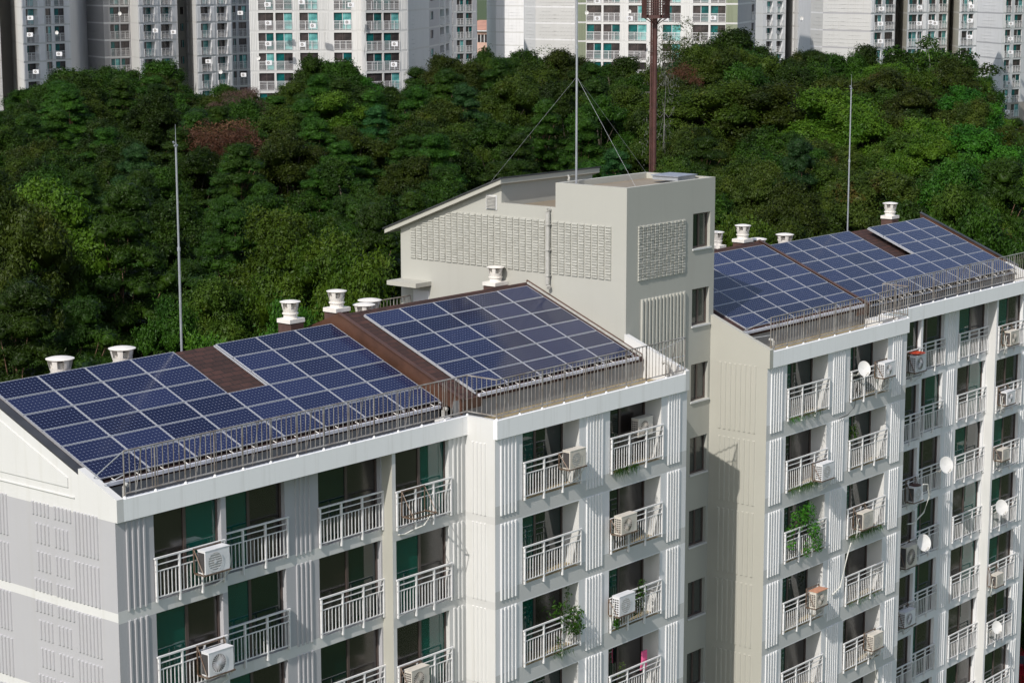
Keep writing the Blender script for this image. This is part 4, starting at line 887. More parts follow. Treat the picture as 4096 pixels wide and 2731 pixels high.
f2 = far_tower('distant apartment tower with dark grey gable, second from the left', [
    dict(p=(278, 353), q=(418, 337), wall='darkgrey', band='pale', marks=[(.65, 4), (.08, 2)]), dict(p=(418, 337), q=(440, 338), wall='darkgrey', band='pale', flutes=[.2]),
    dict(p=(440, 338), q=(524, 342), wall='grey', band='pale', cols=[(443, 480), (484, 519)]), dict(p=(524, 342), q=(557, 335), wall='white'),
    dict(p=(557, 335), q=(713, 343), cols=[(577, 620), (646, 691)], log=True, flutes=[.02, .42]), dict(p=(713, 343), q=(714, 352), wall='taupe'),
    dict(p=(714, 352), q=(744, 354), wall='beige', band='beige', cols=[(724, 739, 's')]), dict(p=(744, 354), q=(788, 343), wall='pale', flutes=[.2]),
    dict(p=(788, 343), q=(930, 350), cols=[(806, 846), (871, 912)], log=True, flutes=[.03, .42, .88]), dict(p=(930, 350), q=(931, 355), wall='grey'),
    dict(p=(931, 355), q=(948, 356), cols=[(932, 946)], wall='grey'), dict(p=(948, 356), q=(1010, 359), cols=[(956, 988)], wall='grey')], (415, 26, 337), seed=2, zlow=-8)
far_tower('bright white distant apartment tower facing the camera, left of centre', [
    dict(p=(1000, 288), q=(1446, 291), wall='white', cols=[(1035, 1096), (1104, 1171), (1198, 1273), (1337, 1408)], flutes=[.01, .40, .62, .66, .96]), dict(p=(1446, 291), q=(1462, 287), wall='pale'),
    dict(p=(1462, 287), q=(1634, 291), wall='white', cols=[(1466, 1530), (1536, 1599)], flutes=[.86]), dict(p=(1634, 291), q=(1683, 303), wall='pale', marks=[(.4, 2)]),
    dict(p=(1683, 303), q=(1718, 309), wall='pale'), dict(p=(1718, 309), q=(1737, 314), wall='grey', cols=[(1723, 1735, 's')]), dict(p=(1737, 314), q=(1759, 320), wall='grey'),
    dict(p=(1759, 320), q=(1800, 336), wall='pale', cols=[(1761, 1778), (1785, 1797)], log=True)], (1010, 49, 286), seed=3, zlow=-6)
far_tower('narrow shaded apartment tower far behind the white one', [
    dict(p=(1796, 426), q=(1905, 431), wall='grey', cols=[(1801, 1813), (1829, 1856), (1865, 1890)])], (1800, 51, 426), seed=4, zlow=-8)
far_tower('plain windowless pale gable tower right of the pink building', [
    dict(p=(1948, 448), q=(1985, 444), wall='pale', band='bandgrey', marks=[(.5, 2)]), dict(p=(1985, 444), q=(2100, 440), wall='white_far', band='bandgrey', marks=[(.3, 3), (.8, 3)])], (1990, 79, 444), seed=5)
far_tower('shaded windowless grey gable tower directly left of the guyed mast', [
    dict(p=(2098, 362), q=(2143, 358), wall='pale', band='white_far', marks=[(.5, 2)]), dict(p=(2143, 358), q=(2312, 353), wall='bandgrey', band='white_far', marks=[(.25, 3), (.75, 4)])], (2145, 96, 358), seed=6)
far_tower('white apartment tower with olive edges behind the brown telecom pole', [
    dict(p=(2312, 309), q=(2345, 309), wall='olive', flutes=[.2]), dict(p=(2345, 309), q=(2903, 301), wall='white', band='bandgrey', cols=[(2347, 2406), (2414, 2480), (2514, 2587), (2651, 2723), (2771, 2834), (2842, 2903)], flutes=[.25, .46, .71]),
    dict(p=(2903, 301), q=(2950, 300), wall='olive', flutes=[.2]), dict(p=(2950, 300), q=(3004, 315), wall='grey', band='pale'), dict(p=(3004, 315), q=(3022, 320), wall='grey', cols=[(3006, 3016)])], (2350, 94, 309), seed=7, zlow=-6)
far_tower('distant apartment tower with two loggia columns right of the olive edged one', [
    dict(p=(3020, 443), q=(3052, 436), wall='pale'), dict(p=(3052, 436), q=(3142, 441), cols=[(3066, 3090), (3107, 3131)], log=True), dict(p=(3142, 441), q=(3143, 450), wall='taupe'), dict(p=(3143, 450), q=(3192, 440), wall='pale', flutes=[.6]),
    dict(p=(3192, 440), q=(3244, 443), cols=[(3200, 3223)], log=True)], (3060, 111, 438), seed=8, zlow=-8)
far_tower('broad pale apartment tower with plain gable, right of centre', [
    dict(p=(3242, 346), q=(3291, 341), wall='bandgrey', band='white_far', marks=[(.6, 3)]), dict(p=(3291, 341), q=(3482, 331), wall='white', band='grey', marks=[(.22, 4), (.68, 5)]), dict(p=(3482, 331), q=(3580, 337), cols=[(3498, 3526), (3539, 3575)], flutes=[.02, .9]),
    dict(p=(3580, 337), q=(3581, 346), wall='taupe'), dict(p=(3581, 346), q=(3592, 347), wall='taupe', band='taupe'), dict(p=(3592, 347), q=(3628, 336), wall='beige_l'), dict(p=(3628, 336), q=(3790, 345), cols=[(3634, 3667), (3671, 3689), (3713, 3741), (3754, 3786)], flutes=[.40]),
    dict(p=(3790, 345), q=(3800, 352), wall='taupe', band='taupe'), dict(p=(3800, 352), q=(3835, 341), wall='beige_l'), dict(p=(3835, 341), q=(3908, 345), cols=[(3841, 3869), (3873, 3892)], flutes=[.02, .85])], (3480, 60, 331), seed=9, zlow=-8)
zf = float(vat(3990, 413, 386*DS)[2])
far_tower('rightmost distant apartment tower standing on a darker base', [
    dict(p=(3900, 398), q=(4008, 384), wall='white_far', band='grey', marks=[(.5, 5)], base=zf), dict(p=(4008, 384), q=(4150, 392), cols=[(4020, 4043), (4056, 4087)], wall='pale', base=zf, flutes=[.02])], (4010, 59, 384), seed=10, zlow=-17)
# pink low building in the gap
P = vat(1895, 120, 462); Q = vat(1965, 120, 460); T = thing('low_building', (float(P[0]), float(P[1]), -27), 'low pink building seen in the gap between distant towers', 'building')
d = Q[:2]-P[:2]; Ln = float(np.hypot(*d)); F = Frame(float(P[0]), float(P[1]), float(d[0]/Ln), float(d[1]/Ln)); zz = lambda v: float(vat(1930, v, 462)[2]); m = MB()
facade(m, F, -6, Ln+6, -27, zz(122), [(-2, Ln+2, zz(170), zz(138))], lambda x, z: 'terra'); m.poly([F.p(-2, zz(170), .3), F.p(Ln+2, zz(170), .3), F.p(Ln+2, zz(138), .3), F.p(-2, zz(138), .3)], 'g_far2')
F.hexa(m, -6, Ln+6, zz(126), zz(122), -.6, 8, 'pale'); m.build('wall', T)
m = MB(); m.poly([F.p(-6, zz(121), -.4), F.p(Ln+6, zz(121), -.4), F.p(Ln+6, zz(86), 14), F.p(-6, zz(86), 14)], 'terraroof'); m.build('roof', T)
m = MB(); 
for i in range(6): F.hexa(m, i*Ln/5-.08, i*Ln/5+.08, zz(170), zz(138), .1, .25, 'pale')
m.build('window_mullions', T)
# red lattice frame at the right edge
P = vat(4085, 430, 380); T = thing('red_steel_frame', (float(P[0]), float(P[1]), float(P[2])-8), 'dark red steel frame at the far right edge beside the last tower', 'steel frame'); z0, z1 = float(vat(4085, 500, 380)[2]), float(vat(4085, 368, 380)[2]); F = Frame(float(P[0]), float(P[1]), float(RT[0]), float(RT[1])); m = MB()
for i in range(5): F.hexa(m, i*.9, i*.9+.12, z0, z1, 0, .2, 'redbrown')
for k in range(6): F.hexa(m, 0, 3.8, z0+(z1-z0)*k/5, z0+(z1-z0)*k/5+.14, .21, .4, 'redbrown')
F.hexa(m, .1, 3.7, z0, z1-.2, .8, 1.0, 'rust'); m.build('frame', T)
# block number on the dark gable
def digits(T, txt, u, v, D, size, segp, segq):
    cu = bpy.data.curves.new('number_sign', 'FONT'); cu.body = txt; cu.size = size; cu.extrude = .03; cu.align_x = 'CENTER'; cu.materials.append(MT['flash'])
    A = vat(*[segp[0], 150, segp[1]*DS])[:2]; B_ = vat(*[segq[0], 150, segq[1]*DS])[:2]; t = (B_-A)/np.hypot(*(B_-A)); p = vat(u, v, D*DS)
    tmp = bpy.data.objects.new('tmp', cu); COL.objects.link(tmp); bpy.context.view_layer.update(); me_ = bpy.data.meshes.new_from_object(tmp); bpy.data.objects.remove(tmp)
    o = bpy.data.objects.new('number_sign', me_); COL.objects.link(o); inn = np.array([-t[1], t[0]]); b = T['_w']
    q = p[:2]-A; a = float(q@t); pp = A+t*a-inn*.08
    o.parent = T; o.location = (float(pp[0])-b[0], float(pp[1])-b[1], float(p[2])-b[2]); o.rotation_euler = (math.pi/2, 0, math.atan2(t[1], t[0]))
digits(f2, '209', 312, 6, 350, 2.1, (278, 353), (418, 337))
# far aircon units, dishes: small things on the balconies of the distant towers
def far_box(u, v, D, lab):
    p = vat(u, v, D*DS); rz = math.atan2(RT[1], RT[0]); T = thing('aircon_unit', tuple(map(float, p)), lab, 'aircon unit', 'aircon units on distant balconies', rz)
    if 'b' not in _far: 
        m = MB(); m.box(-.42, .42, -.3, .05, -.3, .3, 'ac_white'); m.lathe([(.01, 0), (.2, 0)], 'ac_dark', n=14, cap=False)
        _far['b'] = m
        b = MB(); b.box(-.42, .42, -.3, .05, -.3, .3, 'ac_white'); _far['body'] = b.mesh('body')
        g = MB(); n = 14
        g.poly([(-.06+.2*math.cos(2*math.pi*k/n), -.31, .2*math.sin(2*math.pi*k/n)) for k in range(n)], 'ac_grille'); g.poly([(-.06+.05*math.cos(2*math.pi*k/8), -.32, .05*math.sin(2*math.pi*k/8)) for k in range(8)], 'ac_white'); _far['g'] = g.mesh('fan_grille')
    link('body', _far['body'], T); link('fan_grille', _far['g'], T)
_far = {}
def far_dish(u, v, D, lab, r=.38):
    p = vat(u, v, D*DS); T = thing('satellite_dish', tuple(map(float, p)), lab, 'satellite dish', 'satellite dishes on distant balconies', math.atan2(RT[1], RT[0])-.2)
    if 'd' not in _far:
        m = MB(); n = 18; m.ring([[(q*.27*math.cos(2*math.pi*k/n), -.08*q*q-.1, q*.29*math.sin(2*math.pi*k/n)) for k in range(n)] for q in (.05, .5, 1)], 'dish', False); _far['d'] = m.mesh('reflector')
        m = MB(); m.tube([(0, 0, -.4), (0, -.35, -.1)], .03, 'pvc', 5); m.tube([(0, .1, -.5), (0, -.1, 0)], .03, 'pvc', 5); _far['da'] = m.mesh('feed_arm')
    link('reflector', _far['d'], T); link('feed_arm', _far['da'], T)
def place(lst, fn, D, who):
    for i, (u, v) in enumerate(lst): fn(u, v, D, who % ORD[i])
place([(124, 71), (122, 138), (239, 215), (241, 283), (146, 286)], far_box, 314, '%s distant aircon from the top on the leftmost tower')
place([(624, 122), (963, 52), (976, 299), (835, 245), (696, 128)], far_box, 336, '%s distant aircon on the grey gabled tower, counted from upper left')
place([(1072, 18), (1075, 92), (1075, 175), (1077, 251), (1208, 8), (1391, 89), (1253, 103), (1580, 176), (1577, 258), (1212, 178), (1216, 256), (1405, 20)], far_box, 284, '%s distant aircon on the bright white tower')
place([(2391, 5), (2853, 73), (2520, 75), (2662, 75), (2391, 75)], far_box, 298, '%s distant aircon on the olive edged tower')
place([(3526, 37), (3522, 97), (3522, 167), (3678, 32), (3676, 96), (3723, 91), (3740, 95), (3886, 28), (3879, 85), (3877, 150)], far_box, 326, '%s distant aircon on the broad pale tower')
place([(4044, 97), (4042, 157), (4042, 211), (4036, 334), (4030, 392), (4029, 449), (3222, 85)], far_box, 378, '%s distant aircon on the rightmost tower')
place([(482, 54), (230, 130)], far_dish, 318, '%s white dish on the left distant towers')
place([(885, 287), (1036, 232)], far_dish, 284, '%s white dish near the white tower left edge'); place([(1800, 146)], far_dish, 330, '%s grey dish at the right side of the bright white tower')
place([(2349, 52), (2519, 47)], far_dish, 300, '%s white dish on the olive edged tower'); place([(3116, 23), (3113, 131), (3208, 75), (3882, 15)], far_dish, 326, '%s small white dish on the towers right of centre')
place([(4043, 263), (4055, 320), (4039, 379)], far_dish, 376, '%s dish from the top on the rightmost tower')
# ------------------------------------------------------------------ telecom pole
def telecom():
    D = 178; b = vat(2618, 560, D); t = vat(2618, 60, D); x, y = float(b[0]), float(b[1]); gz_ = terrain(x, y)
    T = thing('telecom_pole', (x, y, gz_), 'tall rust brown telecom pole with a perforated drum, rising out of the wood', 'telecom pole'); z1 = float(t[2])
    m = MB(); m.tube([(x, y, gz_), (x, y, z1+.3)], .20, 'rust', 12, .17); m.tube([(x, y, z1+.2), (x, y, z1+5)], .17, 'rust', 10); m.build('pole', T)
    rx, ry = float(RT[0]), float(RT[1]); m = MB(); ax, ay = x-rx*.36, y-ry*.36
    m.tube([(ax, ay, gz_), (ax, ay, z1)], .08, 'rust', 8); m.tube([(ax+rx*.14, ay+ry*.14, gz_), (ax+rx*.14, ay+ry*.14, z1)], .05, 'rust', 8)
    z = gz_+1
    while z < z1: m.tube([(ax, ay, z), (x-rx*.15, y-ry*.15, z)], .02, 'rust', 4); z += .45
    m.build('cable_ladder', T)
    m = MB(); cx, cy = x-rx*.0, y-ry*.0; n = 6; Rr_ = 1.18
    for k in range(n):   # perforated panels round the head
        a0, a1 = 2*math.pi*k/n+.12, 2*math.pi*(k+1)/n-.12
        A = (cx+Rr_*math.cos(a0), cy+Rr_*math.sin(a0)); B_ = (cx+Rr_*math.cos(a1), cy+Rr_*math.sin(a1)); d = (B_[0]-A[0], B_[1]-A[1]); Ln = math.hypot(*d); F = Frame(A[0], A[1], d[0]/Ln, d[1]/Ln)
        nx_, nz_ = 6, 16; w = Ln/nx_; h = 3.4/nz_
        for i in range(nx_+1): F.hexa(m, i*w-.035, i*w+.035, z1-.05, z1+3.4, 0, .04, 'rust')
        for j in range(nz_+1): F.hexa(m, 0, Ln, z1-.05+j*h-.03, z1-.05+j*h+.03, .041, .08, 'rust')
        F.hexa(m, -.03, Ln+.03, z1-.30, z1-.06, -.01, .09, 'rust')
    m.build('antenna_screen', T)
    m = MB()
    for k in range(6): a = 2*math.pi*k/6; m.tube([(x, y, z1-.9), (x+.6*math.cos(a), y+.6*math.sin(a), z1-.5), (x+1.1*math.cos(a), y+1.1*math.sin(a), z1-.2)], .04, 'rust', 5)
    m.build('support_arm', T)
telecom()
# ------------------------------------------------------------------ trees
def lumps(ci, d, amp=.24):
    f = np.ones(len(d))
    for k, (w, a) in enumerate(((3.1, 1.0), (6.3, .8), (11.7, .6))):
        p = ci*1.7+k*2.3
        f += amp*a*np.sin(w*d[:, 0]+p)*np.sin(w*d[:, 1]*1.1+p*1.9+1)*np.cos(w*d[:, 2]*.9+p*.7)*1.5
    return f
def leafarr(n, centers, radii, flat, size, asp, up, rg):
    """n leaf quads around clump centres -> vertices (4n, 3)"""
    wt = radii**2; ci = rg.choice(len(centers), n, p=wt/wt.sum()); d = rg.normal(size=(n, 3)); d /= np.linalg.norm(d, axis=1, keepdims=True); d[:, 2] = np.where(d[:, 2] < -.35, -d[:, 2], d[:, 2]); r = (.82+.26*rg.random(n))*lumps(ci, d)
    off = d*r[:, None]*radii[ci][:, None]; off[:, 2] *= flat; p = centers[ci]+off
    nrm = d*.80+rg.normal(size=(n, 3))*.62; nrm[:, 2] += up; nrm /= np.linalg.norm(nrm, axis=1, keepdims=True)
    a = np.cross(nrm, rg.normal(size=(n, 3))); a /= np.linalg.norm(a, axis=1, keepdims=True); b = np.cross(nrm, a); s = size*(.55+.9*rg.random(n))[:, None]
    v = np.stack([p-a*s, p-b*s*asp, p+a*s, p+b*s*asp], 1).reshape(-1, 3)
    return v
import bmesh
_b = bmesh.new(); bmesh.ops.create_icosphere(_b, subdivisions=2, radius=1.0); _iv = np.array([tuple(v.co) for v in _b.verts]); _if = np.array([[v.index for v in f.verts] for f in _b.faces]); _b.free()
def mk(name, v, mat, cores=None):
    if cores is not None:
        C, rad, flat, rg = cores; me = mk(name, v, mat); nv = len(v); n = len(v)//4
        V = [v]; F_ = []
        for i, (c, r) in enumerate(zip(C, rad)):
            q = _iv*lumps(np.full(len(_iv), i), _iv)[:, None]; q[:, 2] *= flat; V.append(c+q*r); F_.append(_if+nv+i*len(_iv))
        V = np.vstack(V); F_ = np.vstack(F_); nf = len(F_); me = bpy.data.meshes.new(name); me.vertices.add(len(V)); me.vertices.foreach_set('co', V.astype(np.float32).ravel())
        me.loops.add(4*n+3*nf); me.loops.foreach_set('vertex_index', np.concatenate([np.arange(4*n), F_.ravel()]).astype(np.int32)); me.polygons.add(n+nf)
        me.polygons.foreach_set('loop_start', np.concatenate([np.arange(0, 4*n, 4), 4*n+np.arange(0, 3*nf, 3)]).astype(np.int32)); me.polygons.foreach_set('loop_total', np.concatenate([np.full(n, 4), np.full(nf, 3)]).astype(np.int32))
        me.materials.append(mat); me.update(); me.validate(); return me
    n = len(v)//4; me = bpy.data.meshes.new(name); me.vertices.add(len(v)); me.vertices.foreach_set('co', v.astype(np.float32).ravel()); me.loops.add(4*n); me.loops.foreach_set('vertex_index', np.arange(4*n, dtype=np.int32))
    me.polygons.add(n); me.polygons.foreach_set('loop_start', np.arange(0, 4*n, 4, dtype=np.int32)); me.polygons.foreach_set('loop_total', np.full(n, 4, dtype=np.int32)); me.materials.append(mat); me.update(); me.validate(); return me
def trunk(cent, Ht, rg, mat, r=.18, lim=14, lean=.5):
    m = MB(); x, y = 0., 0.; sp = [(0, 0, 0)]
    for k in range(1, 6): x += rg.normal()*lean*.5; y += rg.normal()*lean*.5; sp.append((x, y, Ht*.82*k/5))
    m.tube(sp, r, mat, 7, r*.35)
    idx = rg.permutation(len(cent))[:lim]
    for i in idx:
        c = cent[i]; k = min(5, max(1, int(c[2]/Ht*5*.75))) if r > .07 else (5 if c[2] > Ht*.7 else 4); s = sp[k]; mid = ((s[0]+c[0])/2, (s[1]+c[1])/2, s[2]*.35+c[2]*.65-.3)
        m.tube([s, mid, tuple(c)], r*.28, mat, 5, .012)
    return m.mesh('trunk', smooth=True)
def proto(kind, seed, Ht=12.0):
    rg = np.random.default_rng(seed)
    if kind in ('broad', 'olive', 'fresh', 'bright', 'locust', 'rust'):
        Rx = 3.3+rg.random()*.9; Hc = 4.6+rg.random()*1.4; zc = Ht-Hc; C = [(0, 0, Ht-1.7)]; rad = [1.15]
        tries = 0
        while len(C) < 30 and tries < 600:
            tries += 1; d = rg.normal(size=3); d /= np.linalg.norm(d)
            if d[2] < -.55: continue
            k = .60+.30*rg.random(); c = np.array((d[0]*Rx*k, d[1]*Rx*k, zc+d[2]*Hc*k)); r_ = .60+.68*rg.random()
            if min(np.linalg.norm(c-np.array(q)) for q in C) > .85: C.append(tuple(c)); rad.append(r_)
        C = np.array(C); rad = np.array(rad)
        big = {'broad': .078, 'olive': .074, 'fresh': .078, 'bright': .074, 'locust': .062, 'rust': .075, 'redpine': .08}[kind]; n = {'rust': 9000}.get(kind, 58000)
        v = leafarr(n, C, rad, .85, big, .55 if kind != 'locust' else .75, .30, rg)
        v2 = leafarr(n//8, C, rad*1.3, .8, big*1.25, .4, .1, rg); v = np.vstack([v, v2])
        return mk('crown', v, FO[kind], (C, rad*.80, .85, rg) if kind != 'rust' else None), trunk(C, Ht, rg, MT['wood'])
    if kind in ('pine', 'blue'):
        C = []; rad = []
        for t in range(8):
            z = Ht*(.34+.62*t/7); Rr_ = (1-((t/7)**1.9)*.78)*3.5*(.8+.35*rg.random()); nb = int(4+Rr_*1.6); a0 = rg.random()*6.28
            for k in range(nb):
                a = a0+6.28*k/nb+rg.normal()*.2; rr_ = Rr_*(.75+.35*rg.random())
                for q in (.35, .62, .86, 1.0):
                    C.append((math.cos(a+rg.normal()*.10)*rr_*q, math.sin(a+rg.normal()*.10)*rr_*q, z+rg.normal()*.12-.30*q+.15)); rad.append((.66-.20*q)*(.75+.6*rg.random()))
        for q in range(5): C.append((rg.normal()*.3, rg.normal()*.3, Ht-.3-.3*q)); rad.append(.4+.1*q)
        C = np.array(C); rad = np.array(rad)
        v = leafarr(46000, C, rad, .62, .075, .28, .45, rg); v2 = leafarr(6000, C+np.array([0, 0, .12]), rad*1.05, .55, .12, .14, .7, rg)
        return mk('crown', np.vstack([v, v2]), FO[kind], (C, rad*.70, .60, rg)), trunk(C, Ht, rg, MT['woodred'], .15, 26, .35)
    if kind == 'redpine':
        C = []; rad = []
        for t in range(6):
            z = Ht*(.66+.32*t/5); Rr_ = (2.4, 2.9, 2.7, 2.2, 1.6, .8)[t]
            for k in range(int(3+Rr_*1.8)):
                a = rg.random()*6.28
                for q in (.4, .75, 1.0): C.append((math.cos(a)*Rr_*q+.5, math.sin(a)*Rr_*q, z+rg.normal()*.15)); rad.append((.62-.2*q)*(.8+.5*rg.random()))
        C = np.array(C); rad = np.array(rad); v = leafarr(30000, C, rad, .6, .075, .28, .5, rg)
        m = MB(); m.tube([(0, 0, 0), (.15, 0, Ht*.3), (-.25, .1, Ht*.5), (.3, 0, Ht*.68), (.2, 0, Ht*.85), (.4, 0, Ht*.97)], .17, 'woodred', 8, .06)
        for i in range(0, len(C), 3): c = C[i]; m.tube([(.2, 0, min(Ht*.9, c[2]-.4)), tuple(c)], .05, 'woodred', 5, .015)
        return mk('crown', v, FO['pine'], (C, rad*.7, .6, rg)), m.mesh('trunk', smooth=True)
    # sparse, see-through trees
    C = []
    for _ in range(46):
        d = rg.normal(size=3); d /= np.linalg.norm(d); k = .35+.65*rg.random(); C.append((d[0]*3.0*k, d[1]*3.0*k, Ht-4.2+d[2]*4.2*k))
    C = np.array(C); n, s = {'bare': (16000, .10), 'silver': (700, .10), 'airy': (5200, .07), 'poplar': (6500, .13)}[kind]
    v = leafarr(n, C, .45+.5*rg.random(len(C)), .9, s, .5 if kind != 'bare' else .12, .2, rg)
    mat = {'bare': FO['bare'], 'silver': FO['silver'], 'airy': FO['olive'], 'poplar': FO['broad']}[kind]
    return mk('crown', v, mat), trunk(C, Ht, rg, MT['twig'] if kind in ('silver', 'poplar') else MT['wood'], .06 if kind == 'silver' else .14, 14 if kind == 'silver' else 44, .4)
PK = {}
for kind, n in dict(broad=3, olive=2, fresh=2, bright=1, locust=2, rust=1, pine=3, blue=1, bare=1, silver=1, airy=1, poplar=1, redpine=1).items():
    PK[kind] = [proto(kind, 100+hash_) for hash_ in [sum(map(ord, kind))*3+i for i in range(n)]]
DESC = dict(broad='dark green leafy tree', olive='olive green leafy tree', fresh='yellow green leafy tree', bright='bright green leafy tree', locust='russet tinged feathery tree', rust='rust brown withered tree',
            pine='dark green pine', blue='bluish green young pine', bare='leafless purplish brown tree', silver='pale twiggy dead tree', airy='thin see-through tree', poplar='tall glossy tree with gaps in its crown')
DESC['redpine'] = 'tall pine with a bare reddish trunk'
NAME = dict(redpine='pine_tree', pine='pine_tree', blue='pine_tree', bare='dead_tree', silver='dead_tree')
PROF = [(0, 395), (130, 340), (180, 300), (260, 262), (560, 245), (700, 275), (760, 320), (840, 365), (900, 318), (1000, 320), (1080, 335), (1200, 295), (1270, 228), (1340, 240), (1440, 285), (1600, 300), (1740, 220), (1850, 205), (1940, 172), (2060, 200), (2200, 205), (2300, 222), (2400, 232), (2480, 205), (2560, 235), (2680, 225), (2790, 175), (2900, 125), (3000, 140), (3100, 190), (3250, 168), (3340, 190), (3430, 205), (3520, 230), (3620, 178), (3770, 168), (3880, 205), (3950, 300), (4000, 440), (4096, 480), (4400, 480)]
def prof(u):
    for (a, b), (c, d) in zip(PROF[:-1], PROF[1:]):
        if a <= u <= c: return b+(d-b)*(u-a)/(c-a)
    return PROF[0][1] if u < 0 else PROF[-1][1]
TREES = []
def tree(x, y, zt, kind, wide=1.0, rg=R):
    gz_ = terrain(x, y); Ht = max(6.5, min(17, zt-gz_)); s = Ht/12.0; w = (.55+.45*s)*wide*(.72+.36*ss((depth(x, y)-90)/130)); gz_ = zt-Ht if zt-Ht < gz_ else gz_
    TREES.append([x, y, gz_-.1, kind, w, (zt-gz_)/12.0])
def pick(u, v):
    r = R.random()
    if v < 330: return R.choices(['broad', 'olive', 'locust', 'pine'], [6, 3, 1, .6])[0]
    if u < 800: return R.choices(['pine', 'broad', 'fresh', 'olive', 'bright', 'blue'], [4, 3, .5 if v < 800 else 2.4, 1.2 if v < 700 else .3, .3 if v < 1000 else 1.3, .5])[0]
    if u < 1500: return R.choices(['pine', 'broad', 'olive', 'fresh', 'bright'], [6, 1.5, .7, .3 if v < 800 else 2.5, .3 if v < 1000 else 1])[0]
    if u < 2400: return R.choices(['pine', 'olive', 'broad', 'bright', 'blue'], [7, 1, 1, .3, .6])[0]
    if u < 3150: return R.choices(['olive', 'broad', 'pine', 'locust', 'blue', 'bright'], [4, 3, 1, 1, .7, .4])[0]
    return R.choices(['olive', 'locust', 'fresh', 'bright', 'pine', 'broad'], [2, 3.2, 1.2, 1.3 if v > 450 else .3, .8, 2])[0]
D = 84.0; row = 0
while D < 274:
    sp = 6.2+(D-84)*.017; half = D*.262+3; q = -half+R.random()*sp
    while q < half:
        u0 = W/2+CAM['f']*q/D; dD = D+R.uniform(-2.2, 2.2); p = vat(u0, 200, dD); x, y = float(p[0]), float(p[1]); q += sp*R.uniform(.85, 1.18)
        if max(y-15.5, x-58) < 0: continue
        if max(y-19, x-64) < 0 and u0 > 1500 and u0 < 3900: continue
        zt = canopy(dD)+R.choice([R.uniform(-3.2, .2), R.uniform(-.8, 1.6)]); vt = pix((x, y, zt))[1]
        f = ss((dD-150)/100); pv = prof(u0); lim = float(vat(u0, pv+max(0, (268-dD)*1.6)+R.uniform(0, 30), dD)[2])
        if dD > 215: zt = zt*(1-f)+lim*f
        zt = min(zt, lim)
        if 3870 < u0 and dD > 200: zt = min(zt, lim)
        tree(x, y, zt, pick(u0, vt))
    D += sp*.80; row += 1
def special(u, vtop, D, kind, wide=1.0):
    p = vat(u, vtop, D); TREES[:] = [t for t in TREES if math.hypot(t[0]-p[0], t[1]-p[1]) > 2.6*wide]; tree(float(p[0]), float(p[1]), float(p[2]), kind, wide)
for a in [(300, 265, 262, 'broad', 1.2), (470, 255, 258, 'broad', 1.2), (620, 240, 262, 'broad', 1.25), (1010, 335, 228, 'bare', 1.2), (930, 350, 232, 'bare', 1.0), (860, 462, 200, 'rust', 1.25), (960, 485, 196, 'rust', 1.0), (800, 490, 197, 'rust', .8), (100, 395, 240, 'broad', 1.1),
          (2830, 335, 205, 'olive', 1.5), (3010, 345, 205, 'olive', 1.4), (2960, 115, 262, 'broad', 1.3), (2880, 130, 266, 'olive', 1.1), (3330, 335, 200, 'fresh', 1.25), (3430, 400, 195, 'fresh', 1.1), (3560, 270, 225, 'locust', 1.3), (3680, 340, 215, 'locust', 1.2), (3600, 420, 196, 'locust', 1.1), (2760, 470, 190, 'locust', .9),
          (3660, 160, 268, 'poplar', 1.3), (3760, 175, 262, 'poplar', 1.35), (3860, 235, 258, 'poplar', 1.3), (3900, 340, 250, 'poplar', 1.2), (3720, 240, 255, 'poplar', 1.3), (3480, 180, 270, 'broad', .8), (3420, 190, 268, 'broad', .8),
          (2640, 95, 268, 'airy', 1.0), (2790, 60, 270, 'airy', 1.1), (2740, 75, 272, 'airy', 1.0), (2690, 100, 268, 'airy', .9), (2650, 140, 190, 'silver', .5), (2720, 235, 230, 'rust', .7), (2620, 240, 240, 'locust', 1.1), (2410, 370, 205, 'bright', .8),
          (1940, 165, 268, 'broad', .75), (2150, 190, 262, 'airy', 1.2), (2080, 200, 264, 'broad', 1.0), (2250, 205, 262, 'olive', 1.0), (1270, 215, 262, 'broad', .75), (1350, 232, 260, 'broad', 1.0),
          (200, 690, 112, 'fresh', 1.15), (60, 760, 104, 'olive', 1.0), (500, 740, 110, 'pine', 1.25), (90, 1130, 92, 'pine', 1.3), (330, 1190, 94, 'pine', 1.1), (1130, 800, 112, 'fresh', 1.2), (1270, 880, 104, 'fresh', 1.0), (1430, 960, 98, 'fresh', 1.0), (850, 1290, 90, 'fresh', .75), (690, 1170, 95, 'bright', .8), (1180, 1170, 92, 'bright', .8), (930, 830, 118, 'pine', 1.3), (1490, 820, 116, 'pine', 1.1),
          (3200, 560, 160, 'blue', 1.0), (3000, 830, 122, 'fresh', .9), (3900, 490, 180, 'bright', 1.2), (3700, 640, 150, 'locust', 1.4), (3830, 600, 150, 'bright', 1.2), (4020, 640, 145, 'pine', 1.3), (3950, 800, 128, 'bright', 1.1), (3500, 640, 150, 'locust', 1.4)]: special(*a)
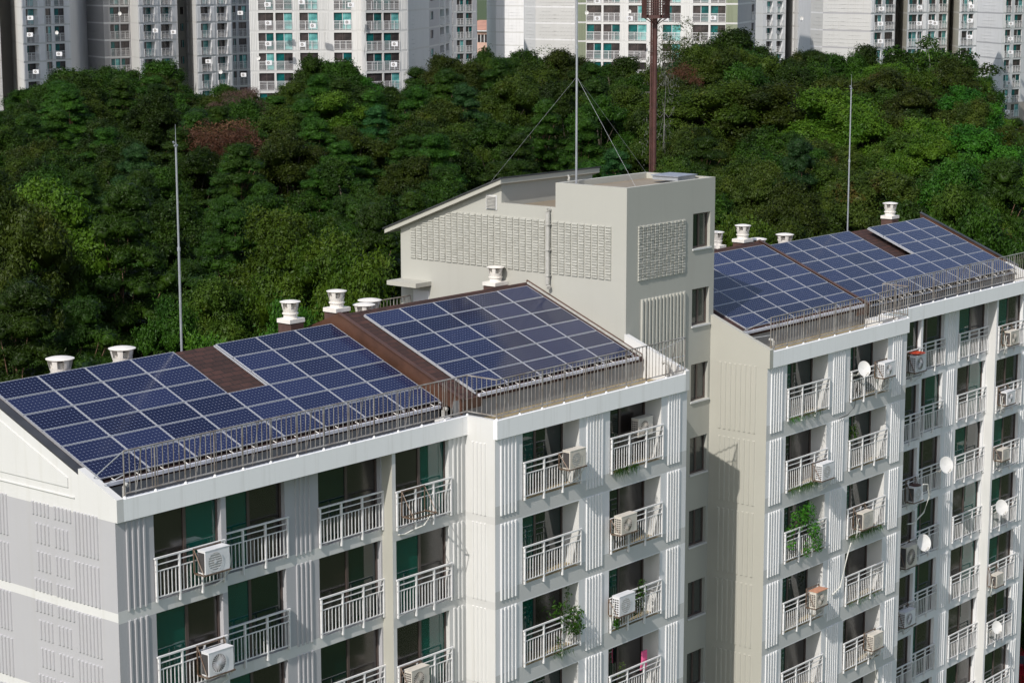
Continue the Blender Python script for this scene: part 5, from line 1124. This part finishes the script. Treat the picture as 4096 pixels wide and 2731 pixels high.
# slope trees and bushes seen past the right end of the wing
for a in [(4130, 1500, 112, 'bright', .9), (4080, 1850, 108, 'bright', .6), (4140, 2080, 104, 'broad', .6)]: special(*a)
cnt = {}
def zone(u, v):
    h = ['above the left mast', 'behind the nearest roof', 'left of the tower', 'by the guyed mast', 'by the telecom pole', 'above the right wing', 'near the right edge'][max(0, min(6, int(u/4096*7)))]
    return h, ('far row' if v < 330 else 'upper row' if v < 560 else 'middle row' if v < 850 else 'near row')
DESC.update(poplar='tall glossy gappy tree', bare='leafless purplish tree', locust='russet feathery tree', olive='olive green tree', fresh='yellow green tree', bright='bright green tree', broad='dark green leafy tree', rust='rust brown withered tree', blue='bluish green pine', silver='pale twiggy tree', airy='thin see-through tree')
lab = []
for t in TREES:
    zt = t[2]+12*t[5]; u, v, dd = pix((t[0], t[1], zt-1.5)); z = zone(u, v); lab.append((t[3], z, u))
groups = {}
for i, (k, z, u) in enumerate(lab): groups.setdefault((k, z), []).append((u, i))
LB = {}
for (k, z), l in groups.items():
    l.sort()
    for n, (u, i) in enumerate(l): LB[i] = f'{DESC[k]}, {z[1]}, {z[0]}' if len(l) == 1 else f'{DESC[k]}, {ORD[min(14, n)]} from left in {z[1]}, {z[0]}'
def short(s): return s
rr = random.Random(11)
for i, t in enumerate(TREES):
    x, y, z, kind, w, h = t; me, tr = rr.choice(PK[kind])
    T = bpy.data.objects.new(NAME.get(kind, 'leafy_tree'), None); COL.objects.link(T); T.location = (x, y, z); T.rotation_euler = (0, 0, rr.random()*6.28); T.scale = (w*rr.uniform(.92, 1.1), w*rr.uniform(.92, 1.1), h)
    tag(T, short(LB[i]), 'tree', 'trees of the hillside wood'); link('crown', me, T); link('trunk', tr, T)
# understorey: shrubs nobody could count
rg = np.random.default_rng(5); C = []
while len(C) < 2600:
    u, D_ = rg.uniform(-150, 4250), rg.uniform(84, 276)**1.0; p = vat(float(u), 300, float(D_)); x, y = float(p[0]), float(p[1])
    if max(y-15, x-55) > 0: C.append((x, y, terrain(x, y)+rg.uniform(.2, 1.3)))
C = np.array(C); me = mk('undergrowth', leafarr(60000, C, .9+.8*rg.random(len(C)), .7, .22, .6, .6, rg), FO['broad']); o = link('undergrowth', me); o['kind'] = 'stuff'
# bank beside the right end: shrubs and a path, red car
C = []
while len(C) < 700:
    u, D_ = rg.uniform(4060, 4500), rg.uniform(112, 150); p = vat(float(u), 1500, float(D_)); x, y = float(p[0]), float(p[1])
    if abs((x+y*.6)-90) > 2.2: C.append((x, y, terrain(x, y)+rg.uniform(0, 1.2)))
me = mk('hedge_bushes', leafarr(40000, np.array(C), .7+.6*rg.random(700), .7, .13, .6, .8, rg), FO['plant']); o = link('ground_cover', me); o['kind'] = 'stuff'
def car(x, y, rz):
    z = terrain(x, y); T = thing('parked_car', (x, y, z), 'dark red parked car at the lower right corner beside the building', 'car'); T.rotation_euler = (0, 0, rz); T['_w'] = [0, 0, 0]
    P = [(-2.2, .35), (-2.2, .80), (-1.95, .92), (-1.3, 1.0), (-.75, 1.42), (.9, 1.45), (1.6, 1.02), (2.15, .88), (2.25, .4)]
    m = MB(); w = .85
    for i in range(len(P)-1):
        (a, b_), (c, d) = P[i], P[i+1]; wa = w if b_ < 1.1 else w-.17; wc = w if d < 1.1 else w-.17
        m.poly([(a, -wa, b_), (c, -wc, d), (c, wc, d), (a, wa, b_)], 'carred')
    for sg in (-1, 1):
        m.poly([(a, sg*w, b_) for a, b_ in P if b_ < 1.1], 'carred'); m.poly([(-1.3, sg*w, 1.0), (-.75, sg*(w-.17), 1.42), (.9, sg*(w-.17), 1.45), (1.6, sg*w, 1.02)], 'g_far2')
    m.poly([(-2.2, -w, .35), (2.25, -w, .4), (2.25, w, .4), (-2.2, w, .35)], 'tyre'); m.build('body', T)
    m = MB(); m.poly([(-1.22, -.7, 1.07), (-.80, -.62, 1.385), (-.80, .62, 1.385), (-1.22, .7, 1.07)], 'g_far2'); m.poly([(.98, -.62, 1.405), (1.5, -.7, 1.085), (1.5, .7, 1.085), (.98, .62, 1.405)], 'g_far2'); 
    for v in range(len(m.v)): m.v[v] = (m.v[v][0], m.v[v][1], m.v[v][2]+.012)
    m.build('windscreen', T)
    for a in (-1.4, 1.4):
        for sg in (-1, 1): m = MB(); m.tube([(a, sg*.66, .32), (a, sg*.87, .32)], .32, 'tyre', 16); m.tube([(a, sg*.86, .32), (a, sg*.885, .32)], .19, 'galv', 12); m.build('wheel', T)
p = vat(4112, 2716, 107.5); car(float(p[0]), float(p[1]), .6)
# ------------------------------------------------------------------ light
sd = Vector((5.14, 1.21, -4.71)).normalized()
sl = bpy.data.lights.new('Sun', 'SUN'); sl.energy = 3.2; sl.angle = math.radians(.5); sl.color = (1.0, .955, .89); so = bpy.data.objects.new('Sun', sl); COL.objects.link(so); so.rotation_euler = sd.to_track_quat('-Z', 'Y').to_euler()
wd = bpy.data.worlds.new('World'); S.world = wd; wd.use_nodes = True; nt = wd.node_tree; bg = nt.nodes['Background']
sk = nt.nodes.new('ShaderNodeTexSky'); sk.sky_type = 'NISHITA'; sk.sun_disc = False; sk.sun_elevation = math.asin(-sd.z); sk.sun_rotation = math.atan2(-sd.x, -sd.y); sk.air_density = 1.0; sk.dust_density = 1.5
hs = nt.nodes.new('ShaderNodeHueSaturation'); hs.inputs['Saturation'].default_value = .80; nt.links.new(sk.outputs[0], hs.inputs['Color']); nt.links.new(hs.outputs[0], bg.inputs[0]); bg.inputs[1].default_value = 0.12
S.view_settings.view_transform = 'Standard'; S.view_settings.look = 'None'; S.view_settings.exposure = 0.27; S.view_settings.gamma = 1.0
S.cycles.max_bounces = 6; S.cycles.diffuse_bounces = 3; S.cycles.transparent_max_bounces = 12
for o in bpy.data.objects:
    if '_w' in o: del o['_w']
